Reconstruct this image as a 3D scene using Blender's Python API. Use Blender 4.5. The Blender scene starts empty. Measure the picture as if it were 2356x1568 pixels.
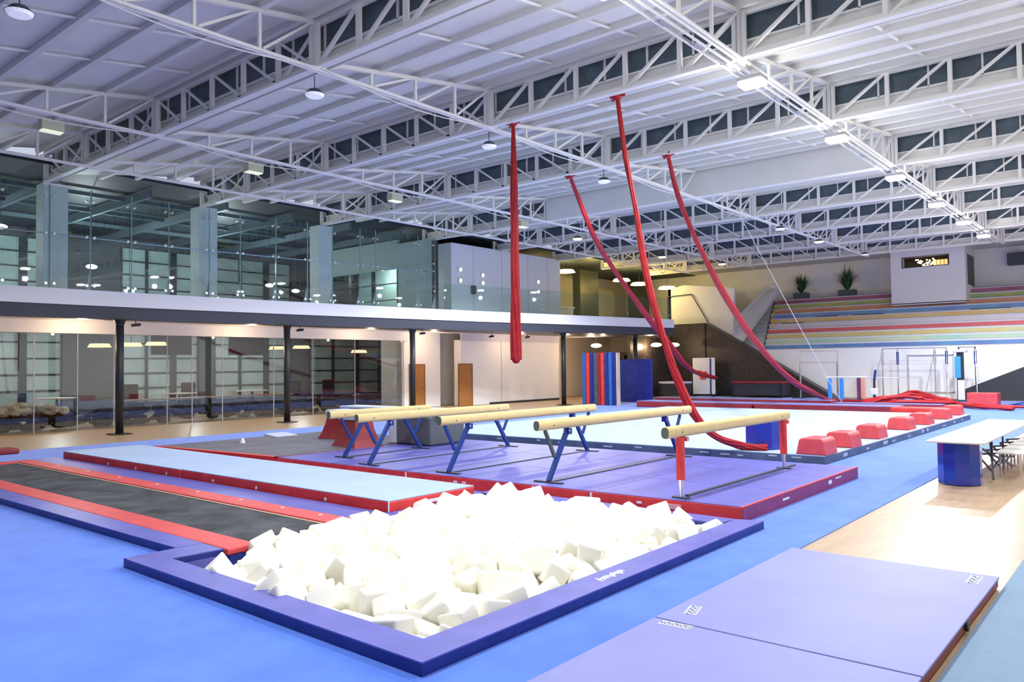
import bpy, bmesh, math, random
from mathutils import Vector, Matrix
random.seed(7)
PI = math.pi
scn = bpy.context.scene
COL = scn.collection

# ------------------------------------------------------------------ camera
H = 2.1
yaw, pitch, roll = -0.698398, 0.0316216, -0.0121321
F = Vector((math.sin(yaw)*math.cos(pitch), math.cos(yaw)*math.cos(pitch), math.sin(pitch)))
R0 = Vector((math.cos(yaw), -math.sin(yaw), 0))
U0 = R0.cross(F)
Rv = R0*math.cos(roll) + U0*math.sin(roll)
Uv = -R0*math.sin(roll) + U0*math.cos(roll)
cam_d = bpy.data.cameras.new('camera')
cam = bpy.data.objects.new('camera', cam_d)
COL.objects.link(cam)
m = Matrix((Rv, Uv, -F)).transposed().to_4x4()
m.translation = (0, 0, H)
cam.matrix_world = m
cam_d.sensor_width = 36
cam_d.lens = 1795.5*36/2356
cam_d.clip_end = 300
scn.camera = cam

# ------------------------------------------------------------------ world, exposure
scn.view_settings.view_transform = 'Standard'
scn.view_settings.look = 'None'
scn.view_settings.gamma = 1
scn.view_settings.exposure = 0.28
w = bpy.data.worlds.new('world'); scn.world = w
w.use_nodes = True
w.node_tree.nodes['Background'].inputs[0].default_value = (0.75, 0.82, 1.0, 1)
w.node_tree.nodes['Background'].inputs[1].default_value = 0.62

LT = 1.0
def light(kind, name, loc, power, color=(1, 1, 1), size=0.3, size_y=None, rot=(0, 0, 0), spot=None, radius=None):
    d = bpy.data.lights.new(name, kind)
    d.energy = power*LT
    d.color = color
    if kind == 'AREA':
        d.shape = 'RECTANGLE'; d.size = size; d.size_y = size_y or size
    else:
        d.shadow_soft_size = radius or 0.2
        if kind == 'SPOT':
            d.spot_size = spot or 2.6; d.spot_blend = 0.35
    o = bpy.data.objects.new(name, d)
    o.location = loc; o.rotation_euler = rot
    COL.objects.link(o)
    return o
# hall floodlights: a lit row under the truss at x=-6.3 and more rows to the right
COOL = (0.93, 0.96, 1.0)
for y, p in ((-1, 330), (4.4, 640), (9.9, 680), (15.2, 650), (20.5, 700), (26.1, 800), (31.7, 1050), (36.6, 1400), (41.2, 1600)):
    light('SPOT', 'flood_beam', (-6.3, y, 7.6), p, COOL, spot=2.85, radius=0.18)
    light('POINT', 'flood_spill', (-6.3, y, 7.2), 72, COOL, radius=0.12)
for y, p in ((-1, 110), (4.4, 170), (9.9, 260), (15.2, 380), (20.5, 450), (26.1, 550), (31.7, 750), (36.6, 1000)):
    light('SPOT', 'flood_beam', (0.4, y, 7.6), p, COOL, spot=2.85, radius=0.18)
    light('POINT', 'flood_spill', (0.4, y, 7.2), 75, COOL, radius=0.12)
for y, p in ((4.4, 230), (9.9, 330), (15.2, 420), (20.5, 480)):
    light('SPOT', 'pendant_fill', (-13.6, y, 7.7), p, COOL, spot=2.7, radius=0.15)  # fill spots added at the unlit pendants to brighten the left side
for y, p in ((7.05, 260), (12.4, 300), (17.8, 560), (24.7, 1300), (28.6, 1500)):
    light('SPOT', 'box_beam', (-20.1, y, 7.6), p, COOL, spot=2.6, radius=0.15)

# ------------------------------------------------------------------ materials
MAT = {}
def mat(name, col, rough=0.6, metal=0, var=0.0, scale=3.0, spec=0.4, sheen=0, emit=None, emit_s=0, bump=0, bscale=40, col2=None, sub=0, coat=0):
    if name in MAT: return MAT[name]
    m = bpy.data.materials.new(name); m.use_nodes = True
    nt = m.node_tree; N = nt.nodes; L = nt.links
    b = N['Principled BSDF']
    b.inputs['Base Color'].default_value = (*col, 1)
    b.inputs['Roughness'].default_value = rough
    b.inputs['Metallic'].default_value = metal
    b.inputs['Specular IOR Level'].default_value = spec
    b.inputs['Sheen Weight'].default_value = sheen
    b.inputs['Sheen Roughness'].default_value = 0.4
    b.inputs['Coat Weight'].default_value = coat
    if sub:
        b.inputs['Subsurface Weight'].default_value = sub
        b.inputs['Subsurface Radius'].default_value = (1, .9, .6)
        b.inputs['Subsurface Scale'].default_value = 0.06
    if emit:
        b.inputs['Emission Color'].default_value = (*emit, 1)
        b.inputs['Emission Strength'].default_value = emit_s
    if var or col2:
        tc = N.new('ShaderNodeTexCoord'); nz = N.new('ShaderNodeTexNoise')
        nz.inputs['Scale'].default_value = scale; nz.inputs['Detail'].default_value = 6
        nz.inputs['Roughness'].default_value = 0.65
        rp = N.new('ShaderNodeValToRGB')
        c2 = col2 or tuple(min(1, c*(1+var)+var*.1) for c in col)
        c1 = col if col2 else tuple(c*(1-var) for c in col)
        rp.color_ramp.elements[0].position = 0.35; rp.color_ramp.elements[1].position = 0.68
        rp.color_ramp.elements[0].color = (*c1, 1); rp.color_ramp.elements[1].color = (*c2, 1)
        L.new(tc.outputs['Object'], nz.inputs['Vector']); L.new(nz.outputs['Fac'], rp.inputs['Fac'])
        L.new(rp.outputs['Color'], b.inputs['Base Color'])
    if bump:
        tc = N.new('ShaderNodeTexCoord'); nz = N.new('ShaderNodeTexNoise')
        nz.inputs['Scale'].default_value = bscale; nz.inputs['Detail'].default_value = 4
        bp = N.new('ShaderNodeBump'); bp.inputs['Strength'].default_value = bump; bp.inputs['Distance'].default_value = 0.01
        L.new(tc.outputs['Object'], nz.inputs['Vector']); L.new(nz.outputs['Fac'], bp.inputs['Height'])
        L.new(bp.outputs['Normal'], b.inputs['Normal'])
    MAT[name] = m
    return m

def glass(name, tint, refl, rough=0.02):
    m = bpy.data.materials.new(name); m.use_nodes = True
    nt = m.node_tree; N = nt.nodes; L = nt.links
    N.remove(N['Principled BSDF'])
    out = N['Material Output']
    tr = N.new('ShaderNodeBsdfTransparent'); tr.inputs[0].default_value = (*tint, 1)
    gl = N.new('ShaderNodeBsdfGlossy'); gl.inputs['Roughness'].default_value = rough
    fr = N.new('ShaderNodeFresnel'); fr.inputs['IOR'].default_value = 1.45
    ad = N.new('ShaderNodeMath'); ad.operation = 'ADD'; ad.use_clamp = True; ad.inputs[1].default_value = refl
    mx = N.new('ShaderNodeMixShader')
    ge = N.new('ShaderNodeNewGeometry'); fb = N.new('ShaderNodeMath'); fb.operation = 'SUBTRACT'; fb.inputs[0].default_value = 1.0
    ml = N.new('ShaderNodeMath'); ml.operation = 'MULTIPLY'     # only the outward face of a thin pane reflects
    L.new(ge.outputs['Backfacing'], fb.inputs[1]); L.new(ad.outputs[0], ml.inputs[0]); L.new(fb.outputs[0], ml.inputs[1])
    L.new(fr.outputs[0], ad.inputs[0]); L.new(ml.outputs[0], mx.inputs[0])
    L.new(tr.outputs[0], mx.inputs[1]); L.new(gl.outputs[0], mx.inputs[2]); L.new(mx.outputs[0], out.inputs[0])
    MAT[name] = m
    return m

def parquet(name):
    m = bpy.data.materials.new(name); m.use_nodes = True
    nt = m.node_tree; N = nt.nodes; L = nt.links; b = N['Principled BSDF']
    tc = N.new('ShaderNodeTexCoord'); mp = N.new('ShaderNodeMapping')
    mp.inputs['Rotation'].default_value = (0, 0, PI/2)
    br = N.new('ShaderNodeTexBrick')
    br.inputs['Scale'].default_value = 1.0
    br.inputs['Brick Width'].default_value = 0.32; br.inputs['Row Height'].default_value = 0.065
    br.inputs['Mortar Size'].default_value = 0.0006
    br.inputs['Color1'].default_value = (0.58, 0.41, 0.245, 1); br.inputs['Color2'].default_value = (0.49, 0.335, 0.19, 1)
    br.inputs['Mortar'].default_value = (0.40, 0.27, 0.15, 1)
    nz = N.new('ShaderNodeTexNoise'); nz.inputs['Scale'].default_value = 1.3; nz.inputs['Detail'].default_value = 5
    rp = N.new('ShaderNodeValToRGB')
    rp.color_ramp.elements[0].color = (0.80, 0.78, 0.75, 1); rp.color_ramp.elements[1].color = (1, 1, 1, 1)
    mu = N.new('ShaderNodeMixRGB'); mu.blend_type = 'MULTIPLY'; mu.inputs[0].default_value = 0.8
    L.new(tc.outputs['Object'], mp.inputs[0]); L.new(mp.outputs[0], br.inputs['Vector'])
    L.new(tc.outputs['Object'], nz.inputs['Vector']); L.new(nz.outputs[0], rp.inputs[0])
    L.new(br.outputs['Color'], mu.inputs[1]); L.new(rp.outputs[0], mu.inputs[2])
    L.new(mu.outputs[0], b.inputs['Base Color'])
    b.inputs['Roughness'].default_value = 0.33
    b.inputs['Specular IOR Level'].default_value = 0.5
    MAT[name] = m
    return m

WOODF = parquet('parquet')
CARPET = mat('blue carpet', (0.085, 0.215, 0.80), 0.95, var=0.10, scale=1.6, sheen=0.45, spec=0.15, bump=0.25, bscale=260)
PURP = mat('purple vinyl', (0.115, 0.115, 0.45), 0.42, var=0.10, scale=2.2, spec=0.45)
PURPL = mat('lilac vinyl', (0.225, 0.235, 0.54), 0.5, var=0.05, scale=1.2, spec=0.4)
NAVY = mat('navy vinyl', (0.008, 0.022, 0.21), 0.4, var=0.12, scale=3)
REDV = mat('red vinyl', (0.76, 0.045, 0.035), 0.42, var=0.12, scale=3)
REDP = mat('faded red vinyl', (0.68, 0.07, 0.07), 0.5, var=0.10, scale=4)
DRED = mat('dark red vinyl', (0.27, 0.02, 0.025), 0.5, var=0.12, scale=3)
MAROON = mat('maroon vinyl', (0.26, 0.03, 0.12), 0.5, var=0.12, scale=3)
LBLUE = mat('light blue carpet', (0.40, 0.52, 0.72), 0.9, var=0.04, scale=1.2, spec=0.15, sheen=0.2)
BED = mat('black bed webbing', (0.035, 0.038, 0.045), 0.75, var=0.45, scale=1.7, bump=0.3, bscale=120)
SLATE = mat('slate vinyl', (0.06, 0.09, 0.14), 0.5, var=0.2, scale=2)
TAPE = mat('silver tape', (0.42, 0.44, 0.48), 0.5, var=0.2, scale=12)
WHITE = mat('white paint', (0.80, 0.80, 0.82), 0.45)
STEEL = mat('white truss paint', (0.90, 0.88, 0.80), 0.5)
ROOFM = mat('white roof sheet', (0.78, 0.76, 0.68), 0.6, var=0.03, scale=1)
WALLW = mat('white wall', (0.86, 0.86, 0.84), 0.7, var=0.02, scale=1)
WALLG = mat('grey wall', (0.10, 0.11, 0.125), 0.6)
CREAM = mat('cream wall', (0.72, 0.66, 0.54), 0.7)
DGREY = mat('dark grey metal', (0.055, 0.06, 0.08), 0.45)
BLACK = mat('black steel', (0.02, 0.022, 0.028), 0.4)
BROWN = mat('dark brown boards', (0.035, 0.026, 0.022), 0.4, var=0.25, scale=6)
CHAR = mat('charcoal boards', (0.035, 0.038, 0.045), 0.55)
SKYG = mat('clerestory glazing', (0.085, 0.12, 0.14), 0.25, var=0.15, scale=2)
CHROME = mat('chrome', (0.75, 0.76, 0.78), 0.2, 1.0)
FRAMEM = mat('dark window frame', (0.03, 0.04, 0.05), 0.4)
PANEM = mat('frosted pane', (0.50, 0.62, 0.62), 0.35, var=0.15, scale=0.6)
TEAL = mat('pale green wall', (0.42, 0.50, 0.50), 0.5)
DOORM = mat('oak door', (0.40, 0.17, 0.045), 0.45, var=0.12, scale=8)
BEAMM = mat('cream suede', (0.74, 0.58, 0.26), 0.8, var=0.05, scale=6)
CAPM = mat('grey green cap', (0.09, 0.11, 0.09), 0.6)
BLUEP = mat('blue enamel', (0.008, 0.04, 0.22), 0.35)
SILK = mat('red silk', (0.42, 0.004, 0.008), 0.5, sheen=0.0, var=0.15, scale=5)
FOAM = mat('white foam', (0.97, 0.94, 0.82), 0.9, spec=0.1)
FOAM_GLOW = mat('glow tinted cream foam', (0.95, 0.86, 0.60), 0.9, spec=0.1, sub=0.0)  # deeper cream stands in for warm bounced light in the gaps between blocks
LAMPW = mat('lit lamp glass', (1, 1, 1), 0.5, emit=(0.95, 0.97, 1), emit_s=22)
LAMPD = mat('pale lamp glass', (1, 1, 1), 0.5, emit=(0.9, 0.95, 1), emit_s=0.25)
LAMPY = mat('yellow lamp glass', (1, .8, .4), 0.5, emit=(1, 0.80, 0.32), emit_s=4.0)
LAMPO = mat('warm lamp glass', (1, .8, .6), 0.5, emit=(1, 0.72, 0.42), emit_s=1.6)
LAMPF = mat('box lamp face', (0.8, 0.85, 0.6), 0.5, emit=(0.85, 0.92, 0.62), emit_s=0.55)
CONC = mat('grey concrete', (0.42, 0.42, 0.42), 0.8, var=0.06, scale=2)
GREYM = mat('grey blue mat vinyl', (0.20, 0.30, 0.42), 0.8, var=0.05, scale=2)
GREYD = mat('dark grey vinyl', (0.13, 0.13, 0.16), 0.6, var=0.2, scale=2)
SILVER = mat('silver vinyl', (0.55, 0.60, 0.72), 0.45)
BOXG = mat('grey vinyl', (0.10, 0.11, 0.12), 0.5)
TABLE = mat('white laminate', (0.88, 0.86, 0.82), 0.35)
EDGE = mat('plywood edge', (0.62, 0.50, 0.36), 0.6)
LEAF = mat('dark green leaves', (0.03, 0.09, 0.035), 0.6)
POTM = mat('grey pot', (0.09, 0.11, 0.12), 0.6)
PATCH = mat('white print', (0.85, 0.87, 0.92), 0.5)
CYAN = mat('bright blue pad', (0.05, 0.30, 0.80), 0.5)
PINK = mat('peach pad', (0.85, 0.42, 0.30), 0.5)
STONE = mat('rubble stone', (0.035, 0.028, 0.022), 0.85, col2=(0.13, 0.10, 0.08), scale=5, bump=0.6, bscale=12)
PLUM = mat('dark plum fabric', (0.05, 0.015, 0.03), 0.7)
G_UP = glass('clear green glass', (0.86, 0.93, 0.92), 0.04)
G_LO = glass('reflective glass', (0.74, 0.76, 0.76), 0.05)
REDV2 = None
JOINT = mat('glass edge', (0.25, 0.42, 0.40), 0.15)

# ------------------------------------------------------------------ mesh helpers
class MB:
    def __init__(s): s.bm = bmesh.new()
    def box(s, lo, hi, bev=0.0, seg=2):
        c = Vector([(a+b)/2 for a, b in zip(lo, hi)]); d = [abs(b-a) for a, b in zip(lo, hi)]
        r = bmesh.ops.create_cube(s.bm, size=1, matrix=Matrix.Translation(c) @ Matrix.Diagonal((*d, 1)))
        if bev:
            vs = r['verts']; es = {e for v in vs for e in v.link_edges}
            bmesh.ops.bevel(s.bm, geom=list(es), offset=min(bev, min(d)*0.45), segments=seg, affect='EDGES', profile=0.5)
        return s
    def bar(s, p0, p1, wdt, hgt=None):
        p0 = Vector(p0); p1 = Vector(p1); d = p1-p0; L = d.length
        if L < 1e-6: return s
        q = d.to_track_quat('X', 'Z').to_matrix().to_4x4()
        mtx = Matrix.Translation((p0+p1)/2) @ q @ Matrix.Diagonal((L, wdt, hgt or wdt, 1))
        bmesh.ops.create_cube(s.bm, size=1, matrix=mtx); return s
    def tube(s, p0, p1, r, r2=None, seg=12):
        p0 = Vector(p0); p1 = Vector(p1); d = p1-p0
        if d.length < 1e-6: return s
        q = d.to_track_quat('Z', 'X').to_matrix().to_4x4()
        bmesh.ops.create_cone(s.bm, cap_ends=True, segments=seg, radius1=r, radius2=r if r2 is None else r2, depth=d.length,
                              matrix=Matrix.Translation((p0+p1)/2) @ q)
        return s
    def ball(s, c, r, sc=(1, 1, 1), u=12, v=8):
        bmesh.ops.create_uvsphere(s.bm, u_segments=u, v_segments=v, radius=r, matrix=Matrix.Translation(c) @ Matrix.Diagonal((*sc, 1)))
        return s
    def prism(s, pts, dvec):
        # pts: planar polygon (3D), extruded by dvec
        d = Vector(dvec)
        a = [s.bm.verts.new(Vector(p)) for p in pts]; b = [s.bm.verts.new(Vector(p)+d) for p in pts]
        n = len(pts)
        s.bm.faces.new(a); s.bm.faces.new(b[::-1])
        for i in range(n): s.bm.faces.new((a[i], b[i], b[(i+1) % n], a[(i+1) % n]))
        return s
    def sweep(s, path, prof, closed=True, scales=None, twist=None):
        # path of points, prof 2D profile ring; horizontal up reference
        rings = []
        n = len(path); path = [Vector(p) for p in path]
        for i, p in enumerate(path):
            t = (path[min(i+1, n-1)] - path[max(i-1, 0)]).normalized()
            ref = Vector((0, 0, 1)) if abs(t.z) < 0.95 else Vector((0, 1, 0))
            sx = t.cross(ref).normalized()
            if abs(t.z) >= 0.2:
                sx = Vector((1, 0, 0)); sx = (sx - t*sx.dot(t)).normalized()
            sy = sx.cross(t).normalized()
            k = scales[i] if scales else 1
            tw = twist[i] if twist else 0
            cs, sn = math.cos(tw), math.sin(tw)
            rings.append([s.bm.verts.new(p + sx*((u*cs-v*sn)*k) + sy*((u*sn+v*cs)*k)) for u, v in prof])
        m_ = len(prof)
        for i in range(n-1):
            for j in range(m_):
                jj = (j+1) % m_
                s.bm.faces.new((rings[i][j], rings[i][jj], rings[i+1][jj], rings[i+1][j]))
        s.bm.faces.new(rings[0]); s.bm.faces.new(rings[-1][::-1])
        return s
    def build(s, name, material, parent=None, smooth=False, kind=None):
        bm = s.bm
        bmesh.ops.recalc_face_normals(bm, faces=bm.faces)
        if parent is not None:
            o0 = WL[parent.name]
            bmesh.ops.translate(bm, verts=bm.verts, vec=-o0)
        me = bpy.data.meshes.new(name); bm.to_mesh(me); bm.free()
        if smooth:
            for p in me.polygons: p.use_smooth = True
        me.materials.append(material)
        o = bpy.data.objects.new(name, me); COL.objects.link(o)
        if parent is not None: o.parent = parent; WL[o.name] = WL[parent.name]
        else: WL[o.name] = Vector((0, 0, 0))
        if kind: o['kind'] = kind
        return o
WL = {}
def tag(o, label, cat, group=None, kind=None):
    o['label'] = label; o['category'] = cat
    if group: o['group'] = group
    if kind: o['kind'] = kind
    return o
def thing(name, label, cat, loc=(0, 0, 0), group=None):
    o = bpy.data.objects.new(name, None); COL.objects.link(o); o.location = loc
    o.empty_display_size = 0.2
    WL[o.name] = Vector(loc)
    return tag(o, label, cat, group)
def struct(name, mb, material, smooth=False):
    return mb.build(name, material, None, smooth, 'structure')
def box1(name, lo, hi, material, parent=None, bev=0.0):
    return MB().box(lo, hi, bev).build(name, material, parent)
def copy_tree(o, loc, rz=0.0):
    r = o.copy(); COL.objects.link(r); r.location = loc; r.rotation_euler = (0, 0, rz)
    def rec(a, b):
        for ch in list(a.children):
            c = ch.copy(); COL.objects.link(c); c.parent = b
            rec(ch, c)
    rec(o, r)
    return r

# ------------------------------------------------------------------ floor with pit hole
PX0, PX1, PY0, PY1 = -8.15, -4.28, 4.02, 9.25
fl = MB()
for (x0, y0, x1, y1) in ((-40.2, -4, PX0, 56), (PX1, -4, 6, 56), (PX0, -4, PX1, PY0), (PX0, PY1, PX1, 56)):
    fl.box((x0, y0, -0.15), (x1, y1, -0.012))
struct('floor', fl, WOODF)
cp = MB()
CX0, CX1 = -23.5, -3.25
for (x0, y0, x1, y1) in ((CX0, -4, PX0, 46.8), (PX1, -4, CX1, 46.8), (PX0, -4, PX1, PY0), (PX0, PY1, PX1, 46.8)):
    cp.box((x0, y0, -0.011), (x1, y1, 0.0))
c = cp.build('carpet', CARPET)
tag(c, 'bright blue carpet covering the middle of the gym floor', 'carpet')
tag(box1('floor_mat', (-1.22, 0.5, -0.012), (1.6, 24, 0.008), GREYM), 'grey blue roll mat lying on the wood floor at the right edge', 'mat')

# ------------------------------------------------------------------ walls / shell
struct('wall_back', MB().box((-40, 54, 0), (6, 54.2, 9.6)), WALLW)
struct('wall_right', MB().box((6, -4, 0), (6.2, 54, 9.6)), WALLW)
struct('wall_front', MB().box((-40, -4.2, 0), (6, -4, 9.6)), WALLG)
# left facade with window banks
FXX = -40.0
banks = [(4.0, 8.4), (9.6, 14.6), (17.2, 21.4), (22.2, 27.2), (28.4, 34.0)]
wl = MB()
edges = [-4.0] + [v for b in banks for v in b] + [54.0]
for i in range(0, len(edges), 2):
    wl.box((FXX-0.3, edges[i], 0), (FXX, edges[i+1], 9.6))
for a, b in banks:
    wl.box((FXX-0.3, a, 0), (FXX, b, 0.45)); wl.box((FXX-0.3, a, 4.2), (FXX, b, 4.9)); wl.box((FXX-0.3, a, 8.3), (FXX, b, 9.6))
struct('wall_left', wl, WALLG)
k = 0
for a, b in banks:
    for z0, z1 in ((0.45, 4.2), (4.9, 8.3)):
        k += 1
        wob = MB().box((FXX-0.2, a, z0), (FXX-0.17, b, z1)).build('window_%d' % k, PANEM); wob['kind'] = 'structure'
        fr = MB()
        for i in range(4):
            y = a+(b-a)*i/3; t_ = 0.16 if i in (0, 2) else 0.06
            fr.box((FXX-0.17, y-t_, z0), (FXX-0.05, y+t_, z1))
        nz_ = 5
        for i in range(nz_+1):
            z = z0+(z1-z0)*i/nz_
            fr.box((FXX-0.16, a, z-0.035), (FXX-0.08, b, z+0.035))
        fr.build('window_frame', FRAMEM, wob)

# ------------------------------------------------------------------ roof
TY = [-1.2, 4.1, 9.4, 14.65, 20.0, 25.9, 31.0, 36.2, 41.3, 46.5]
DX = [-24.1, -19.7, -12.93, -6.3, 0.4]
ZB, ZT = 8.15, 9.05
XL, XR = -27.2, 6.0
rf = MB()
for i in range(len(TY)-1):
    y0, y1 = TY[i]+0.3, TY[i+1]+0.12
    rf.prism([(XL, y0, 8.44), (XL, y1, 9.22), (XL, y1, 9.28), (XL, y0, 8.50)], (XR-XL, 0, 0))
rf.box((XL, 46.6, 8.75), (XR, 54.1, 8.85))
rf.box((XL, -4.1, 8.9), (XR, -1.1, 9.0))
struct('ceiling', rf, ROOFM)
# dark ceiling above the upper gallery
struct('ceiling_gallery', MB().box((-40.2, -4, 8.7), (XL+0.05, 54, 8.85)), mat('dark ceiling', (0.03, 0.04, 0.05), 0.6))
up = MB()
wn = []
for i, y in enumerate(TY[1:], 1):
    up.box((XL, y+0.22, 8.14), (XR, y+0.26, 8.52))
struct('trim_1', up, ROOFM)
for i, y in enumerate(TY[1:], 1):
    g = MB().box((XL, y+0.20, 8.52), (XR, y+0.225, 9.24)).build('window_%d' % (20+i), SKYG); g['kind'] = 'structure'
    mm = MB()
    x = XL
    while x < XR:
        mm.box((x-0.02, y+0.16, 8.52), (x+0.02, y+0.20, 9.24)); x += 1.1
    mm.box((XL, y+0.16, 8.50), (XR, y+0.20, 8.54))
    mm.build('window_mullions', STEEL, g)
def roofz(y):
    for a_, b_ in zip(TY, TY[1:]):
        if a_ <= y < b_: return 8.44+0.78*max(0, (y-a_-.3))/(b_-a_-.18)
    return 8.75
# purlins and sag rods under each bay
for i in range(len(TY)-1):
    t = thing('roof_purlins', 'white purlins and tie rods under the sloping roof sheet of bay %s' % ('first second third fourth fifth sixth seventh eighth ninth'.split()[i]) + ' from the camera', 'roof purlins', (XL, TY[i], 8.3), 'purlin sets under the roof')
    for f in (0.27, 0.5, 0.73, 0.93):
        y = TY[i]+0.3+(TY[i+1]-TY[i]-0.2)*f; z = 8.44+0.78*f
        MB().box((XL, y-0.06, z-0.15), (XR, y+0.06, z-0.01)).build('purlin', ROOFM, t)
    for xa, xb in zip(DX[1:], DX[2:]+[None]):
        if xb is None: continue
        for f in (0.33, 0.67):
            x = xa+(xb-xa)*f
            MB().bar((x, TY[i]+0.35, 8.38), (x, TY[i+1]-.1, 9.12), 0.05, 0.03).build('tie_rod', STEEL, t)

ORD = 'first second third fourth fifth sixth seventh eighth ninth tenth'.split()
def members(t, p, nm, a, b, wd, hg=None):
    MB().bar(a, b, wd, hg).build(nm, STEEL, t)
# cross trusses (along X)
for i, y in enumerate(TY):
    t = thing('roof_truss', 'white lattice girder spanning the hall below the %s clerestory strip' % ORD[i], 'roof truss', (XL, y, ZB), 'cross girders of the roof')
    MB().box((XL, y-0.09, ZB-0.05), (XR, y+0.09, ZB+0.0)).box((XL, y-0.02, ZB), (XR, y+0.02, ZB+0.08)).build('bottom_chord', STEEL, t)
    MB().box((XL, y-0.08, ZT-0.07), (XR, y+0.08, ZT+0.05)).build('top_chord', STEEL, t)
    if i == 0: continue
    segs = [(-27.2, -24.1, 2), (-24.1, -19.7, 3), (-19.7, -12.93, 5), (-12.93, -6.3, 5), (-6.3, 0.4, 5), (0.4, 6, 4)]
    for xa, xb, n in segs:
        if i == 5 and -19.8 < xa < -6.4: continue
        for k in range(n):
            x0 = xa+(xb-xa)*k/n; x1 = xa+(xb-xa)*(k+1)/n
            wd = 0.13 if k == 0 else 0.09
            MB().bar((x0, y, ZB), (x0, y, ZT), wd, 0.09).build('post', STEEL, t)
            if xa < -13: a, b = (x0+0.05, y, ZT-.05), (x1-0.08, y, ZB+0.03)
            else: a, b = (x0+0.08, y, ZB+.03), (x1-0.05, y, ZT-0.05)
            MB().bar(a, b, 0.07 if xa > -13 else 0.04, 0.06).build('diagonal', STEEL, t)
            if k == n-1 and xa < -13:
                MB().bar((x0+0.08, y+.04, ZB+.03), (x1-0.05, y+.04, ZT-.05), 0.05, 0.05).build('diagonal', STEEL, t)
    if i == 5:
        MB().box((-19.7, y-0.12, ZB-0.02), (-6.45, y-0.06, ZT+0.02)).build('cover_panel', ROOFM, t)
# lengthwise trusses (along Y), one saw-tooth piece per bay
dn = {-24.1: 'beside the glazed gallery', -19.7: 'carrying the cream box lamps', -12.93: 'above the middle of the hall', -6.3: 'carrying the bright floodlights', 0.4: 'above the right edge'}
for x in DX:
    t = thing('roof_truss', 'white saw-tooth lattice truss running away from the camera ' + dn[x], 'roof truss', (x, -1.2, ZB), 'lengthwise trusses of the roof')
    MB().tube((x-0.05, -4, ZB-0.06), (x-0.05, 47, ZB-0.06), 0.035).tube((x+0.05, -4, ZB-0.06), (x+0.05, 47, ZB-0.06), 0.035).build('bottom_chord', STEEL, t)
    for i in range(len(TY)-1):
        y0, y1 = TY[i]+0.12, TY[i+1]
        zz = lambda y: 8.32+(y-(y0+.45))/(y1-y0-.45)*(ZT-8.32) if y > y0+.45 else 8.15
        MB().bar((x, y0, ZB), (x, y0+0.45, 8.32), 0.10, 0.08).bar((x, y0+0.45, 8.32), (x, y1, ZT), 0.10, 0.08).build('top_chord', STEEL, t)
        n = 4 if i != 4 else 5
        for k in range(1, n):
            y = y0+(y1-y0)*k/n
            MB().bar((x, y, ZB-.03), (x, y, zz(y)), 0.06).build('post', STEEL, t)
            ya = y+0.08; yb = y0+(y1-y0)*(k+1)/n-0.1
            MB().bar((x, ya, ZB), (x, yb, zz(yb)), 0.05).build('diagonal', STEEL, t)
        MB().box((x-0.11, y1-0.12, ZB-0.08), (x+0.11, y1+0.04, ZT+0.04)).build('end_post', STEEL, t) if i % 9 == 99 else MB().bar((x-.1, y1-.05, ZB), (x-.1, y1-.05, ZT), 0.08).bar((x+.1, y1-.05, ZB), (x+.1, y1-.05, ZT), 0.08).build('end_post', STEEL, t)
# cable tray and loose cables under the lit truss
t = thing('cable_tray', 'pale ladder cable tray slung under the floodlight truss', 'cable tray', (-6.55, 0, 8.0))
MB().box((-6.64, -4, 8.0), (-6.61, 46, 8.04)).box((-6.46, -4, 8.0), (-6.43, 46, 8.04)).build('side_rail', STEEL, t)
mb = MB(); y = -3.8
while y < 46: mb.box((-6.61, y, 8.0), (-6.46, y+0.30, 8.01)).box((-6.55, y, 8.0), (-6.53, y+1.35, 8.005)); y += 1.3
mb.build('tray_bed', CONC, t)
for x, lb in ((-12.78, 'loose white cable drooping along the middle lengthwise truss'), (-19.55, 'loose pale cable drooping along the box lamp truss')):
    mb = MB()
    for y0, y1 in zip(TY[1:7], TY[2:8]):
        pts = []
        for q in range(13):
            f = q/12
            pts.append((x, y0+(y1-y0)*f, 8.10-0.22*math.sin(PI*f)))
        for a, b in zip(pts, pts[1:]): mb.tube(a, b, 0.012, seg=6)
    tag(mb.build('cable', STEEL), lb, 'cable')

# ------------------------------------------------------------------ ceiling lamps
def floodlight(loc):
    t = thing('floodlight', 'x', 'floodlight', loc, 'floodlights in the lit row')
    MB().box((loc[0]-.26, loc[1]-.2, loc[2]), (loc[0]+.26, loc[1]+.2, loc[2]+.10), 0.03).build('housing', CONC, t)
    MB().box((loc[0]-.25, loc[1]-.19, loc[2]-.09), (loc[0]+.25, loc[1]+.19, loc[2]), 0.04).build('lens', LAMPW, t)
    MB().bar((loc[0], loc[1], loc[2]+.12), (loc[0], loc[1], ZB-.05), 0.03).build('bracket', STEEL, t)
    return t
fp = floodlight((-6.3, 15.2, 7.80))
fp['label'] = 'glaring white floodlight, nearest and largest of the lit row'
names = ['second nearest glaring floodlight on the right hand truss', 'third glaring floodlight from the camera', 'fourth floodlight in the row, above the striped seats', 'fifth floodlight in the row, small and bright', 'farthest lit floodlight of the row, left of the wall speaker']
for y, nm in zip((20.5, 26.1, 31.7, 36.6, 41.2), names):
    o = copy_tree(fp, (-6.3, y, 7.80)); o['label'] = nm
for y in (-1, 4.4, 9.9):
    o = copy_tree(fp, (-6.3, y, 7.80)); o['label'] = 'floodlight of the lit row above the frame'
for y in (-1, 4.4, 9.9, 15.2, 20.5, 26.1, 31.7, 36.6):
    o = copy_tree(fp, (0.4, y, 7.80)); o['label'] = 'floodlight of the row right of the frame'; o['group'] = 'floodlights out of view on the right'

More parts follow.
